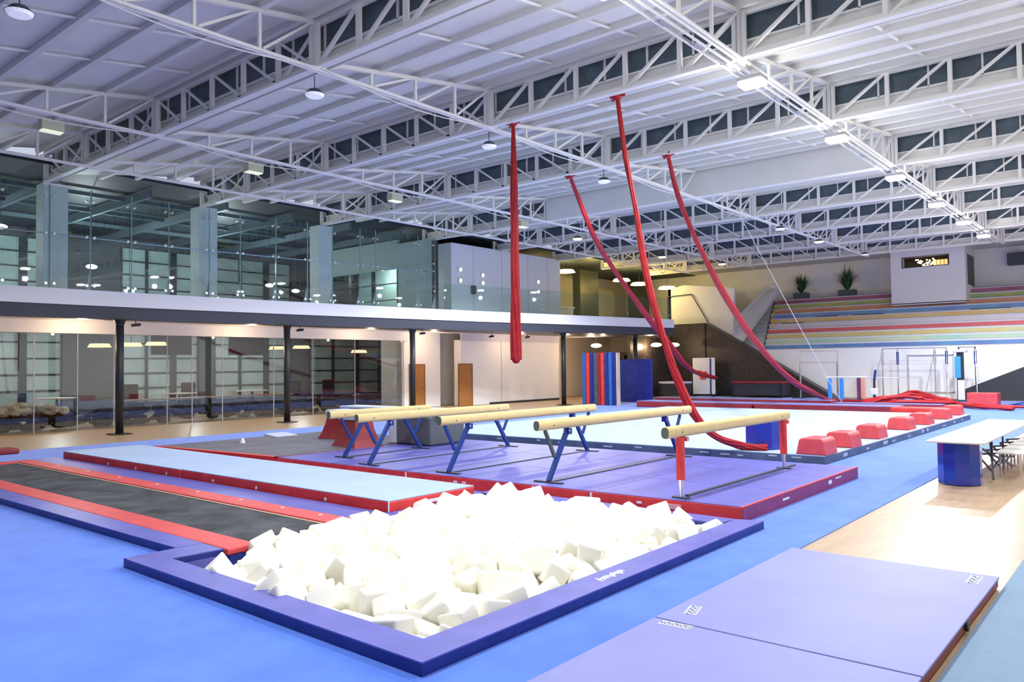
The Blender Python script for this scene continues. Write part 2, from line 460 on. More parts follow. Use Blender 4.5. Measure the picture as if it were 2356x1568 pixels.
def boxlamp(loc):
    t = thing('box_lamp', 'x', 'lamp', loc, 'cream box lamps')
    MB().box((loc[0]-.14, loc[1]-.25, loc[2]), (loc[0]+.14, loc[1]+.25, loc[2]+.26), 0.02).build('housing', mat('cream enamel', (0.62, 0.62, 0.42), 0.5), t)
    MB().box((loc[0]-.12, loc[1]-.23, loc[2]-.03), (loc[0]+.12, loc[1]+.23, loc[2]), 0.01).build('lens', LAMPF, t)
    MB().bar((loc[0]+.05, loc[1], loc[2]+.24), (-19.75, loc[1], 8.07), .04).build('bracket', CONC, t)
    return t
bl = None
for y, nm in ((7.05, 'cream box lamp hanging at the upper left, nearest of its row'), (12.4, 'cream box lamp above the glazed gallery, second of its row'), (17.8, 'lit cream box lamp, third of its row'), (24.7, 'small green-white box lamp behind the hanging straight silk')):
    if bl is None: bl = boxlamp((-20.1, y, 7.78)); o = bl
    else: o = copy_tree(bl, (-20.1, y, 7.78))
    o['label'] = nm
def pendant(loc, lens, nm):
    t = thing('pendant_lamp', nm, 'lamp', loc, 'round pendant lamps')
    MB().tube((loc[0], loc[1], loc[2]), (loc[0], loc[1], loc[2]+.10), 0.22, 0.12, 16).build('shade', DGREY, t)
    MB().tube((loc[0], loc[1], loc[2]-.05), (loc[0], loc[1], loc[2]), 0.17, 0.21, 16).build('lens', lens, t)
    MB().tube((loc[0], loc[1], loc[2]+.1), (loc[0], loc[1], roofz(loc[1])), 0.01, seg=6).build('cord', DGREY, t)
    return t
for (x, y, nm) in ((-14.05, 4.45, 'dark pendant lamp in the top left corner'), (-13.7, 9.9, 'dark pendant lamp below the second bay, left of centre'), (-13.55, 15.3, 'small unlit pendant lamp left of the hanging straight silk'), (-13.5, 20.7, 'small unlit pendant lamp between the slanting silks')):
    pendant((x, y, 7.9), LAMPD, nm)
for (x, y, nm) in ((-20.1, 28.6, 'yellow glowing pendant lamp right of the straight silk'), (-20.3, 36.6, 'yellow glowing pendant lamp between two slanting silks'), (-19.3, 41.7, 'small yellow pendant lamp high near the back wall corner'), (-12.4, 37.3, 'yellow glowing pendant lamp above the potted palms'), (-12.4, 32.5, 'pale disc lamp under the middle truss'), (-12.1, 43.5, 'blue-white disc lamp above the control booth')):
    pendant((x, y, 7.75), LAMPY if 'yellow' in nm else LAMPD, nm)

# ------------------------------------------------------------------ gallery slab (curved edge)
EDG = [(-26.75, -4), (-26.75, 8), (-26.72, 11.5), (-26.6, 14.2), (-26.3, 17.5), (-26.0, 20.6), (-25.6, 23.6), (-25.1, 27.5), (-24.1, 32.6), (-23.1, 37.9), (-22.3, 41.5)]
def edge_band(z0, z1, off, back):
    pts = [(x+off, y, z0) for x, y in EDG] + [(back, EDG[-1][1], z0), (back, EDG[0][1], z0)]
    return MB().prism(pts, (0, 0, z1-z0))
struct('floor_gallery', edge_band(4.22, 4.72, 0.0, -39.9), mat('fascia white', (.92, .91, .88), .5))
t = struct('trim_2', edge_band(3.80, 4.22, -0.06, -27.3), DGREY)
# white soffit below
sof = MB().prism([(x-0.1, y, 3.86) for x, y in EDG if y < 48] + [(-39.9, EDG[-1][1], 3.86), (-39.9, -4, 3.86)], (0, 0, 0.06))
struct('ceiling_soffit', sof, WALLW)
struct('trim_3', MB().box((-29.6, -4, 3.42), (-29.3, 27.0, 3.86)), WALLW)
# posts under the slab
def post(x, y):
    t = thing('column', 'x', 'column', (x, y, 0), 'black steel columns under the gallery')
    MB().tube((x, y, 0.02), (x, y, 3.8), 0.125, seg=20).build('shaft', BLACK, t, True)
    MB().box((x-.3, y-.3, 0), (x+.3, y+.3, 0.025)).build('base_plate', BLACK, t)
    MB().tube((x, y, 3.6), (x, y, 3.8), 0.125, 0.2, 20).box((x-.35, y-.35, 3.77), (x+.35, y+.35, 3.8)).build('head_plate', BLACK, t)
    return t
ps = [(-26.6, 11.45, 'nearest black steel column under the gallery, at the left'), (-26.5, 17.8, 'second black column under the gallery, left of the trampoline wedge'), (-26.0, 24.0, 'third black column, beside the first oak door'), (-24.5, 33.4, 'fourth black column, left of the upright stacked mats'), (-23.6, 39.2, 'fifth black column, behind the standing blue mat')]
p0 = None
for x, y, nm in ps:
    if p0 is None: p0 = post(x, y); o = p0
    else: o = copy_tree(p0, (x, y, 0))
    o['label'] = nm
# small black spotlights on the soffit
s0 = None
for x, y, nm in ((-26.9, 12.1, 'nearest column'), (-26.8, 18.6, 'second column'), (-26.3, 24.9, 'third column'), (-27, 30.5, 'long white wall, left one'), (-26.6, 33.0, 'long white wall, right one')):
    nm = 'small black track spotlight on the soffit by the ' + nm
    if s0 is None:
        s0 = thing('spotlight', nm, 'spotlight', (x, y, 3.6), 'track spotlights under the gallery')
        MB().tube((x, y-.16, 3.62), (x, y+.16, 3.66), 0.05).build('lamp_head', BLACK, s0)
        MB().bar((x, y, 3.66), (x, y, 3.86), 0.025).build('bracket', BLACK, s0); o = s0
    else: o = copy_tree(s0, (x, y, 3.6))
    o['label'] = nm
# warm lights below the gallery
WARM = (1.0, 0.70, 0.42)
for x, y in ((-28.2, 5.8), (-28.2, 10.9), (-28.0, 17.2), (-27.9, 23.2), (-28.3, 27.6), (-27.2, 33.2), (-26.5, 36.5), (-26.0, 39.5)):
    light('POINT', 'soffit_spot', (x, y, 3.45), 48, WARM, radius=0.05)
for x, y in ((-34.5, 7), (-34.5, 13), (-34.5, 19), (-34.5, 25)):
    light('POINT', 'back_hall_fill', (x-1.5, y, 3.3), 170, (0.9, 0.98, 1.0), radius=0.05)  # added fill without fixtures, brightens the window panes behind the glass
for x, y in ((-33.5, 7), (-33.5, 13), (-33.5, 19)):
    light('POINT', 'gallery_lamp', (x, y, 7.0), 260, (0.85, 0.97, 1.0), radius=0.05)

# ------------------------------------------------------------------ lower glazing
LJ = [-1.0, 2.0, 4.2, 6.2, 8.2, 9.87, 11.25, 12.5, 14.48, 15.48, 16.77, 19.15, 21.16, 23.54, 26.5]
for i, (a, b) in enumerate(zip(LJ, LJ[1:])):
    g = MB().box((-29.52, a+.006, 0.0), (-29.50, b-.006, 3.42)).build('window_%d' % (40+i), G_LO); g['kind'] = 'structure'
    MB().box((-29.53, b-.014, 0.0), (-29.49, b+.014, 3.42)).build('glass_joint', TAPE, g)
# upper glazing
def ex(y):
    for (x0, y0), (x1, y1) in zip(EDG, EDG[1:]):
        if y0 <= y <= y1: return x0+(x1-x0)*(y-y0)/(y1-y0)
    return EDG[-1][0]
UJ = [-3.5, -1.2, 1.2, 3.5, 5.7, 8.08, 9.52, 10.74, 12.06, 13.34, 14.82, 16.01, 17.47, 18.85, 20.0, 21.33, 22.1, 24.34, 25.3]
for i, (a, b) in enumerate(zip(UJ, UJ[1:])):
    xa, xb = ex(a)-0.45, ex(b)-0.45
    g = MB().prism([(xa, a+.006, 4.72), (xb, b-.006, 4.72), (xb, b-.006, 8.05), (xa, a+.006, 8.05)], (0.015, 0, 0)).build('window_%d' % (60+i), G_UP); g['kind'] = 'structure'
    MB().box((xb-.01, b-.012, 4.72), (xb+.03, b+.012, 8.05)).build('glass_joint', JOINT, g)
    ft = MB()
    for z in (4.9, 6.5, 7.7):
        ft.tube((xb-.03, b-.12, z), (xb+.04, b-.12, z), 0.045, seg=10).tube((xb-.03, b+.12, z), (xb+.04, b+.12, z), 0.045, seg=10).bar((xb-.03, b-.12, z), (xb-.03, b+.12, z), 0.025)
    ft.build('spider_fitting', CHROME, g)
    MB().prism([(xb-.02, b-.012, 4.72), (xb-.30, b-.012, 4.72), (xb-.02, b-.012, 5.4)], (0, 0.024, 0)).build('glass_fin_foot', SILVER, g)
tag(MB().tube((-27.25, -3, 6.5), (-27.2, 14.3, 6.5), 0.02, seg=8).tube((-27.2, 14.3, 6.5), (-26.2, 25.2, 6.5), 0.02, seg=8).build('tension_cable', CHROME), 'thin horizontal steel rod bracing the tall gallery glass', 'steel rod')
struct('trim_4', MB().box((-26.05, 25.3, 4.72), (-25.75, 25.42, 7.95)), CHAR)
# balustrade panes
BJ = [25.5, 27.5, 29.6, 31.7, 33.8, 35.9, 38.0, 40.0, 41.4]
t = thing('glass_balustrade', 'clear glass balustrade along the gallery edge in front of the white box room', 'balustrade', (-25, 25.5, 4.72))
for a, b in zip(BJ, BJ[1:]):
    xa, xb = ex(a)-0.12, ex(b)-0.12
    MB().prism([(xa, a+.01, 4.72), (xb, b-.01, 4.72), (xb, b-.01, 5.95), (xa, a+.01, 5.95)], (0.015, 0, 0)).build('glass_pane', G_UP, t)
    MB().tube((xb-.03, b-.2, 4.95), (xb+.04, b-.2, 4.95), 0.04, seg=8).build('clamp', CHROME, t)
# gallery columns holding the cross girders
cw = mat('pale column paint', (0.80, 0.82, 0.80), 0.6)
for y, nm in ((9.7, 'pale square column behind the gallery glass, nearest'), (14.9, 'pale square column behind the gallery glass, second'), (20.2, 'pale square column behind the gallery glass, beside the inner wall'), (4.4, 'pale square column behind the gallery glass, left of the frame')):
    tag(box1('square_column', (-27.85, y-.36, 4.72), (-27.2, y+.36, 8.12), cw, None, 0.01), nm, 'column', 'columns behind the gallery glass')
# inner cross wall on the gallery with a window
iw = MB().box((-35, 25.45, 4.72), (-34.2, 25.6, 8.3)).box((-34.2, 25.45, 6.9), (-28.6, 25.6, 8.3)).box((-28.6, 25.45, 4.72), (-26.1, 25.6, 8.1))
struct('wall_gallery', iw, TEAL)
wi = MB().box((-34.2, 25.5, 4.72), (-28.6, 25.52, 6.9)).build('window_90', G_UP); wi['kind'] = 'structure'
fr = MB()
for x in (-34.2, -32.4, -30.5, -28.6): fr.box((x-.05, 25.44, 4.72), (x+.05, 25.6, 6.9))
for z in (5.4, 6.2): fr.box((-34.2, 25.46, z-.02), (-28.6, 25.58, z+.02))
fr.build('window_frame', FRAMEM, wi)
light('POINT', 'back_room_lamp', (-31, 26.6, 6.8), 60, (0.85, 1.0, 0.85), radius=0.05)
# white box room
wb = MB().box((-27.0, 27.4, 4.72), (-26.85, 36.4, 8.15)).box((-34, 27.4, 4.72), (-27.0, 27.55, 8.15)).box((-34, 36.25, 4.72), (-27, 36.4, 8.15)).box((-34, 27.4, 8.15), (-26.85, 36.4, 8.2))
struct('wall_box_room', wb, mat('cool white panel', (0.70, 0.73, 0.78), 0.45))
pj_ = MB()
for y in (29.0, 31.2, 33.4, 35.2): pj_.box((-26.852, y-.012, 4.72), (-26.84, y+.012, 8.15))
struct('trim_5', pj_, mat('panel joint', (0.45, 0.47, 0.5), 0.6))
sc0 = None
for y, z, nm in ((27.95, 6.9, 'upper left'), (27.95, 6.35, 'lower left'), (29.6, 6.75, 'upper middle'), (29.6, 6.35, 'lower middle'), (34.2, 6.75, 'upper right'), (34.2, 6.2, 'lower right')):
    if sc0 is None:
        sc0 = thing('wall_light', 'x', 'wall light', (-26.82, y, z), 'round lights on the white box room')
        MB().tube((-26.84, y, z), (-26.74, y, z), 0.10, seg=14).build('lamp_body', STEEL, sc0)
        MB().ball((-26.73, y, z), 0.09, (0.4, 1, 1)).build('lamp_glass', mat('round lit glass', (1, 1, 1), 0.5, emit=(1, .95, .85), emit_s=4), sc0); o = sc0
    else: o = copy_tree(sc0, (-26.82, y, z))
    o['label'] = 'round %s wall light on the white box room' % nm
tag(box1('wall_speaker', (-26.84, 28.7+.1, 5.75), (-26.7, 29.05, 6.15), DGREY, None, 0.01), 'small dark speaker box on the white box room wall', 'speaker')
# pendant discs behind the upper glass
for x, y, z, nm in ((-30, 11.9, 5.9, 'brightest round lamp seen through the upper glass'), (-30, 15.9, 5.9, 'flat round lamp right of the second pale column'), (-30.5, 19.6, 5.8, 'round lamp left of the third pale column'), (-31, 21.3, 5.7, 'small round lamp beside the third pale column'), (-31, 13.7, 5.0+.2, 'low round lamp between the first two pale columns'), (-32, 17.9, 5.2, 'low round lamp right of the second pale column'), (-30, 9.0, 7.0, 'round lamp at the far left behind the upper glass'), (-31, 29.0, 6.0, 'long bright lamp inside the green lit inner room')):
    g0 = thing('pendant_lamp', nm, 'lamp', (x, y, z), 'lamps behind the gallery glass')
    MB().ball((x, y, z), 0.15, (1, 1.3, .55), 20, 12).build('lamp_glass', mat('cool lit glass', (1, 1, 1), .5, emit=(.85, 1, 1), emit_s=5), g0, True)
    MB().tube((x, y, z+.06), (x, y, 8.72), 0.01, seg=6).build('cord', DGREY, g0)
# steel joists under the dark gallery ceiling
mb = MB()
for y in range(-2, 26, 3): mb.box((-39.9, y, 8.3), (-27.9, y+.12, 8.6))
for x in (-30, -33, -36): mb.box((x, -3, 8.45), (x+.1, 25.3, 8.6))
struct('trim_6', mb, mat('blue grey joist', (0.12, 0.16, 0.19), .5))
# lamps and counter of the cafe end
y0_ = None
for x, y, z, nm in ((-29.5, 40.6, 8.05, 'upper left'), (-31, 39.4, 7.7, 'far left'), (-29, 46.5, 7.9, 'middle'), (-28, 47.2, 7.6, 'right middle'), (-26.5, 48.4, 7.3, 'rightmost')):
    y0_ = thing('disc_lamp', 'yellow disc lamp over the cafe corner, %s' % nm, 'lamp', (x, y, z), 'yellow disc lamps over the cafe corner')
    MB().tube((x, y, z), (x, y, z+.16), 0.62, 0.5, 28).build('shade', LAMPY, y0_, False)
    MB().tube((x, y, z+.16), (x, y, 8.72 if x < XL else 8.8), 0.012, seg=6).build('cord', BLACK, y0_)
for x, y in ((-29.5, 41), (-28.5, 46)):
    light('POINT', 'cafe_lamp', (x+1.6, y+.3, 7.5), 260, (1.0, 0.72, 0.22), radius=0.05)
struct('wall_cafe', MB().box((-33.5, 37, 4.72), (-33.3, 53.9, 8.7)), CREAM)
struct('floor_cafe', MB().box((-33.4, 41.5, 4.3), (-25.7, 53.9, 4.72)), CONC)
kk = mat('dark panel', (0.03, 0.035, 0.03), .4)
struct('wall_cafe_pier', MB().box((-30.6, 42.9, 4.72), (-30.0, 45.1, 8.5)).box((-30.4, 49.6, 4.72), (-29.9, 51.8, 8.3)), kk)
t = thing('serving_counter', 'cream counter behind the balustrade under the yellow lamps', 'counter', (-27.5, 37.6, 4.72))
MB().box((-27.7, 37.0, 4.72), (-27.3, 38.3, 5.5)).build('counter_body', CREAM, t); MB().box((-27.75, 36.95, 5.5), (-27.2, 38.35, 5.56)).build('counter_top', TABLE, t)

# ------------------------------------------------------------------ things behind the lower glass
mb = MB()
rnd = random.Random(3)
for i in range(260):
    y = rnd.uniform(7, 26.2); z = rnd.uniform(0.08, 0.62); s_ = rnd.uniform(0.12, 0.26)
    mb.ball((-31.2+rnd.uniform(-.12, .25), y, z), s_, (1, rnd.uniform(1, 1.7), rnd.uniform(.5, .8)), 7, 5)
tag(mb.build('rubble_wall', STONE), 'dark rubble stone wall behind the lower glass', 'stone wall', kind='stuff')
mb = MB()
for i in range(90):
    y = rnd.uniform(8.2, 11.3); z = 0.62+rnd.uniform(0, .38)*(1-abs(y-9.9)/2.0); s_ = rnd.uniform(0.09, 0.17)
    mb.ball((-30.9+rnd.uniform(-.1, .3), y, z), s_, (1, rnd.uniform(1, 1.5), rnd.uniform(.6, .9)), 7, 5)
tag(mb.build('stone_heap', mat('pale stones', (0.90, 0.76, 0.56), .8, var=.2, scale=3)), 'heap of pale stones behind the lower glass at far left', 'stones', kind='stuff')
for (x, y0, y1, nm) in ((-31.8, 13.5, 21.5, 'long light wooden ledge behind the lower glass'),):
    t = thing('ledge_table', nm, 'ledge', (x, y0, 0))
    MB().box((x-.3, y0, 0.86), (x+.3, y1, 0.93), .01).build('table_top', mat('light oak', (.62, .43, .24), .4), t)
    for y in (y0+.2, (y0+y1)/2, y1-.2): MB().box((x-.05, y-.05, 0), (x+.05, y+.05, .86)).build('leg', BLACK, t)
r0 = None
for x, y, nm in ((-34, 12.2, 'nearest the left'), (-34.5, 17.5, 'behind the second glass bay'), (-35, 21.5, 'left of the second column'), (-34, 8.8, 'at the far left edge')):
    nm = 'round white table behind the lower glass ' + nm
    if r0 is None:
        r0 = thing('round_table', nm, 'table', (x, y, 0), 'round tables behind the lower glass')
        MB().tube((x, y, 1.0), (x, y, 1.04), 0.75, seg=24).build('table_top', TABLE, r0)
        MB().tube((x, y, 0.0), (x, y, 1.0), 0.05).tube((x, y, 0), (x, y, .03), .35, seg=20).build('pedestal', BLACK, r0); o = r0
    else: o = copy_tree(r0, (x, y, 0))
    o['label'] = nm
for i, (x, y) in enumerate(((-34, 15.2), (-35.5, 18.6), (-34, 23.5), (-33.5, 25.2))):
    t = thing('padded_chair', 'dark purple high-backed chair behind the lower glass, %s from the left' % ORD[i], 'chair', (x, y, 0), 'chairs behind the lower glass')
    MB().box((x-.3, y-.35, .5), (x+.3, y+.35, .72), .05).build('seat', PLUM, t)
    MB().box((x-.38, y-.35, .7), (x-.25, y+.35, 1.5), .05).build('backrest', PLUM, t)
    for a in (-.25, .25):
        for b in (-.28, .28): MB().bar((x+a, y+b, 0), (x+a, y+b, .5), .04).build('leg', BLACK, t)
w0 = None
for x, y, z, nm in ((-31.5, 12.8, 3.0, 'left cluster, flat one'), (-31.5, 14.0, 3.05, 'left cluster, right one'), (-31.5, 15.0, 3.1, 'first right of the nearest column'), (-32.0, 21.0, 3.0, 'left of the second column'), (-32, 22.3, 3.05, 'beside the second column'), (-31.5, 25.4, 2.85, 'near the third column')):
    w0 = thing('shade_lamp', 'warm glowing shade lamp behind the lower glass, ' + nm, 'lamp', (x, y, z), 'warm shade lamps behind the lower glass')
    MB().tube((x, y, z), (x, y, z+.14), .42, .34, 24).build('shade', LAMPO, w0)
    MB().tube((x, y, z+.14), (x, y, 3.87), .012, seg=6).build('cord', BLACK, w0)
for x, y, nm in ((-33.2, 16.5, 'left of the first pier'), (-33.2, 20.1, 'near the second column')):
    tag(box1('hanging_screen', (x-.1, y-.9, 2.75), (x, y+.9, 3.865), BLACK, None, .02), 'dark screen hung high behind the lower glass ' + nm, 'screen')

# ------------------------------------------------------------------ walls under the gallery, doors
struct('wall_door_bay', MB().box((-31.2, 26.6, 0), (-29.6, 26.75, 3.86)).box((-30.0, 26.6, 0), (-29.6, 29.2, 3.86)), WALLW)
struct('wall_recess', MB().box((-30.6, 29.2, 0), (-30.4, 31.5, 3.86)).box((-30.6, 29.2, 0), (-29.6, 29.3, 3.86)), WALLW)
struct('wall_screen', MB().box((-29.2, 29.95, 0), (-28.7, 38.6, 3.5)), WALLW)
struct('trim_7', MB().box((-28.75, 29.95, 3.46), (-28.6, 38.6, 3.86)), mat('lilac grey', (.55, .55, .62), .6))
struct('baseboard_screen', MB().box((-28.7, 32.2, 0), (-28.66, 38.6, 0.1)), CHAR)
struct('trim_8', MB().box((-28.7, 33.2, 0), (-28.67, 33.24, 3.5)), mat('pale grey', (.6, .6, .6), .6))
for i, (x, a, b, z) in enumerate(((-29.58, 27.1, 28.1, 2.2), (-28.68, 29.75, 30.75, 2.2))):
    d = MB().box((x-.02, a, 0.0), (x+.03, b, z)).build('door_%d' % (i+1), DOORM); d['kind'] = 'structure'
    MB().box((x-.02, a-.04, 0), (x+.05, a, z+.04)).box((x-.02, b, 0), (x+.05, b+.04, z+.04)).box((x-.02, a-.04, z), (x+.05, b+.04, z+.04)).build('door_frame', mat('brown frame', (.22, .10, .03), .5), d)
    MB().tube((x+.03, b-.1, 1.02), (x+.09, b-.1, 1.02), .015).bar((x+.09, b-.1, 1.02), (x+.09, b-.22, 1.02), .02).build('door_handle', CHROME, d)
# dark lobby beyond
struct('wall_lobby', MB().box((-31, 38.6, 0), (-28.7, 38.7, 3.86)).box((-31, 47.9, 0), (-22.2, 48, 4.2)).box((-31, 38.6, 0), (-30.9, 48, 4.2)), CREAM)
struct('wall_lobby_dark', MB().box((-29.2, 44.0, 0), (-26.6, 44.1, 2.9)), BROWN)
mb = MB()
for i in range(7): mb.box((-28.9+i*.33, 43.6, 0), (-28.75+i*.33, 43.9, 2.5+.2*(i % 2)))
tag(mb.build('wooden_screen', BROWN), 'dark slatted wooden screen in the lobby behind the fourth column', 'screen')
tag(MB().bar((-27.6, 43.2, 2.3), (-28.1, 43.2, .9), .12).build('leaning_board', CREAM), 'pale board leaning in the lobby beside the fourth column', 'board')
l0 = None
for x, y, nm in ((-27.5, 41, 'left'), (-24.6, 43.4, 'middle'), (-24.0, 44.6, 'right')):
    if l0 is None:
        l0 = thing('ceiling_lamp', '', 'lamp', (x, y, 3.3), 'oval lobby lamps')
        MB().ball((x, y, 3.3), .35, (1, 1, .4), 16, 8).build('lamp_glass', LAMPO, l0, True)
        MB().tube((x, y, 3.4), (x, y, 3.86), .02).build('stem', BLACK, l0); o = l0
    else: o = copy_tree(l0, (x, y, 3.3))
    o['label'] = 'oval warm lobby lamp under the gallery, ' + nm
for x, y in ((-27.5, 41), (-25, 44)): light('POINT', 'lobby_lamp', (x, y-.6, 3.2), 110, WARM, radius=.05)
# dark stair enclosure
struct('wall_stair_side', MB().box((-25.6, 41.6, 0), (-25.4, 48.0, 3.8)), BROWN)
struct('wall_ramp', MB().prism([(-23.5, 47.0, 0), (-15.0, 47.0, 0), (-15.2, 47.0, 0.2), (-23.0, 47.0, 4.72), (-23.5, 47, 4.72)], (0, 0.8, 0)), BROWN)
struct('wall_ramp_left', MB().box((-25.6, 46.9, 0), (-23.0, 47.6, 4.72)), BROWN)
struct('wall_low', MB().box((-22.9, 48.0, 0), (6, 48.3, 2.88)), WALLW)
struct('wall_wedge', MB().prism([(-8.6, 47.5, 0), (6, 47.5, 0), (6, 47.5, 4.2), (-5.6, 47.5, 1.75), (-8.6, 47.5, 0.45)], (0, .4, 0)), CHAR)
# parapets
par = mat('parapet white', (.74, .75, .76), .6)
struct('wall_parapet', MB().prism([(-26.2, 48, 4.72), (-26.2, 48, 7.2), (-25.0, 48, 7.42), (-21.4, 48, 6.97), (-21.6, 48, 3.9), (-23.2, 48, 4.72)], (0, 0.25, 0)).box((-26.2, 48, 4.72), (-26.0, 53.9, 7.2)), par)
struct('wall_stair_parapet', MB().prism([(-22.3, 47.9, 4.1), (-21.2, 47.9, 3.2), (-20.9, 47.9, 3.5), (-20.1, 52.2, 6.9), (-20.3, 52.2, 7.35), (-20.9, 52.2, 7.35)], (0.02, 0.2, 0)), par)
struct('trim_9', MB().tube((-26.2, 47.9, 4.75), (-26.2, 47.9, 6.7), .03).tube((-26.2, 47.9, 6.7), (-24.4, 47.9, 6.75), .03).tube((-24.4, 47.9, 6.75), (-23.2, 47.9, 4.75), .03), BLACK)

# ------------------------------------------------------------------ bleachers
NT = 10; BY0, BY1, BZ0, BZ1 = 48.3, 53.0, 2.88, 6.35
t = thing('bleachers', 'stepped seating painted in long multicoloured stripes against the back wall', 'bleachers', (-12, 48.3, 2.88))
cols = [((.03, .06, .40), (.03, .30, .55)), ((.62, .66, .40), (.25, .60, .50)), ((.78, .50, .04), (.55, .62, .30)), ((.62, .02, .04), (.75, .06, .08)), ((.70, .60, .66), (.72, .70, .74)), ((.80, .48, .06), (.78, .60, .30)), ((.10, .18, .60), (.10, .45, .62)), ((.60, .12, .05), (.72, .38, .08)), ((.55, .50, .06), (.18, .42, .08)), ((.30, .02, .08), (.50, .08, .25))]
cols = [tuple(tuple(.80*c_+.10 for c_ in k_) for k_ in pr_) for pr_ in cols]
lav = mat('lavender bench', (.60, .62, .74), .5, var=.12, scale=1.2, col2=(.72, .70, .72))
dy = (BY1-BY0)/NT; dz = (BZ1-BZ0)/NT
def stripe(i):
    m = mat('stripe paint %d' % i, cols[i][0], .5, col2=cols[i][1], scale=.55)
    return m
for i in range(NT):
    z = BZ0+i*dz; y = BY0+i*dy; x0 = -19.6-i*.10
    MB().box((x0, max(y, 48.31), z-.1), (5.98, y+dy+.1, z+dz)).build('step', lav, t)
    MB().box((x0, y-.03, z+.07), (5.98, y+.0, z+dz-.06)).build('riser_board', stripe(i), t)
MB().box((-20.6, BY1, BZ1), (5.98, 53.98, BZ1+.02)).build('walkway', CONC, t)
MB().box((-20.6, BY1-.03, BZ1-.02), (5.98, BY1+.03, BZ1+.06)).build('top_edge', BLACK, t)
sb = mat('dark green cushion', (.03, .09, .05), .6)
for j, (x0, x1, i) in enumerate(((-19.3, -17.9, 5), (-17.3, -15.9, 6), (-15.0, -13.2, 6), (-8.6, -6.6, 6))):
    z = BZ0+i*dz; y = BY0+i*dy
    tag(box1('seat_cushion', (x0, y-.12, z-.03), (x1, y-.02, z+.06), sb), 'long dark green cushion on the striped seats, %s from the left' % ORD[j], 'cushion', 'cushions on the striped seats')
# side stair
t = thing('stair', 'grey concrete stair between the white parapet and the striped seats', 'stairs', (-20.5, 48.3, 2.9))
for i in range(12):
    f = i/12
    MB().box((-21.4, 48.32+4.6*f, 2.2), (-19.66-1.02*f-(.1 if i else 0), 48.3+4.6*f+.6, 2.9+3.45*(i+1)/12)).build('stair_step', mat('stair concrete', (.50, .52, .52), .7), t)
tag(MB().bar((-19.3, 48.9, 4.3), (-19.3, 48.9, 5.2), .05).bar((-19.3, 48.9, 5.2), (-19.0, 49.8, 5.6), .05).build('handrail', mat('yellow rail', (.8, .4, .1), .5), ), 'short yellow and orange handrail at the left end of the seats', 'handrail')
# control booth
t = thing('control_booth', 'white box control booth with a slot window above the striped seats', 'booth', (-10.7, 51, 5.5))
bm_ = MB().box((-12.72, 51, 5.5), (-12.05, 51.15, 8.85)).box((-9.62, 51, 5.5), (-8.75, 51.15, 8.85)).box((-12.05, 51, 5.5), (-9.62, 51.15, 7.7)).box((-12.05, 51, 8.26), (-9.62, 51.15, 8.85))
bm_.box((-12.72, 51.15, 5.5), (-12.57, 53.9, 8.85)).box((-8.9, 51.15, 5.5), (-8.75, 51.6, 8.85)).box((-8.9, 51.6, 5.5), (-8.75, 53.9, 6.5)).box((-8.9, 51.6, 8.3), (-8.75, 53.9, 8.85)).box((-12.72, 51, 8.8), (-8.75, 53.9, 8.9)).box((-12.72, 51, 5.45), (-8.75, 53.9, 5.55))
bm_.build('booth_shell', WALLW, t)
MB().box((-12.05, 51.06, 7.7), (-9.62, 51.08, 8.26)).build('window_pane', G_UP, t)
MB().box((-12.1, 50.98, 7.66), (-9.57, 51.02, 7.7)).box((-12.1, 50.98, 8.26), (-9.57, 51.02, 8.30)).box((-12.1, 50.98, 7.66), (-12.05, 51.02, 8.3)).box((-9.62, 50.98, 7.66), (-9.57, 51.02, 8.3)).build('window_frame', BLACK, t)
MB().box((-8.8, 51.6, 6.5), (-8.78, 53.9, 8.3)).build('side_window', BLACK, t)
MB().box((-12.5, 53.6, 5.6), (-8.95, 53.65, 8.7)).build('inner_wall', BROWN, t)
t = thing('chandelier', 'glowing golden chandelier inside the control booth window', 'chandelier', (-11.0, 52, 7.9))
mb = MB(); r3 = random.Random(5)
for i in range(60):
    a = r3.uniform(0, 2*PI); q = r3.uniform(0, 1); rr = .75*(1-q)*r3.uniform(.5, 1)
    mb.ball((-11.0+rr*math.cos(a), 52+rr*.5*math.sin(a), 8.2-q*.6), .05, (1, 1, 1), 6, 4)
mb.build('lamp_drops', mat('golden lit drops', (1, .7, .4), .4, emit=(1, .66, .36), emit_s=5), t, kind='stuff')
MB().tube((-11, 52, 8.2), (-11, 52, 8.8), .02).build('stem', BLACK, t)
t = thing('lit_shelf', 'glowing amber shelf inside the right half of the booth window', 'shelf', (-10.1, 52.5, 7.8))
mb = MB()
for i in range(6): mb.box((-10.7+i*.2, 52.5, 7.82), (-10.55+i*.2, 52.6, 8.18))
mb.build('lit_panels', mat('amber lit panel', (1, .6, .3), .5, emit=(1, .5, .2), emit_s=1.2), t)
MB().box((-10.8, 52.6, 5.6), (-9.4, 52.7, 8.25)).build('shelf_back', BROWN, t)
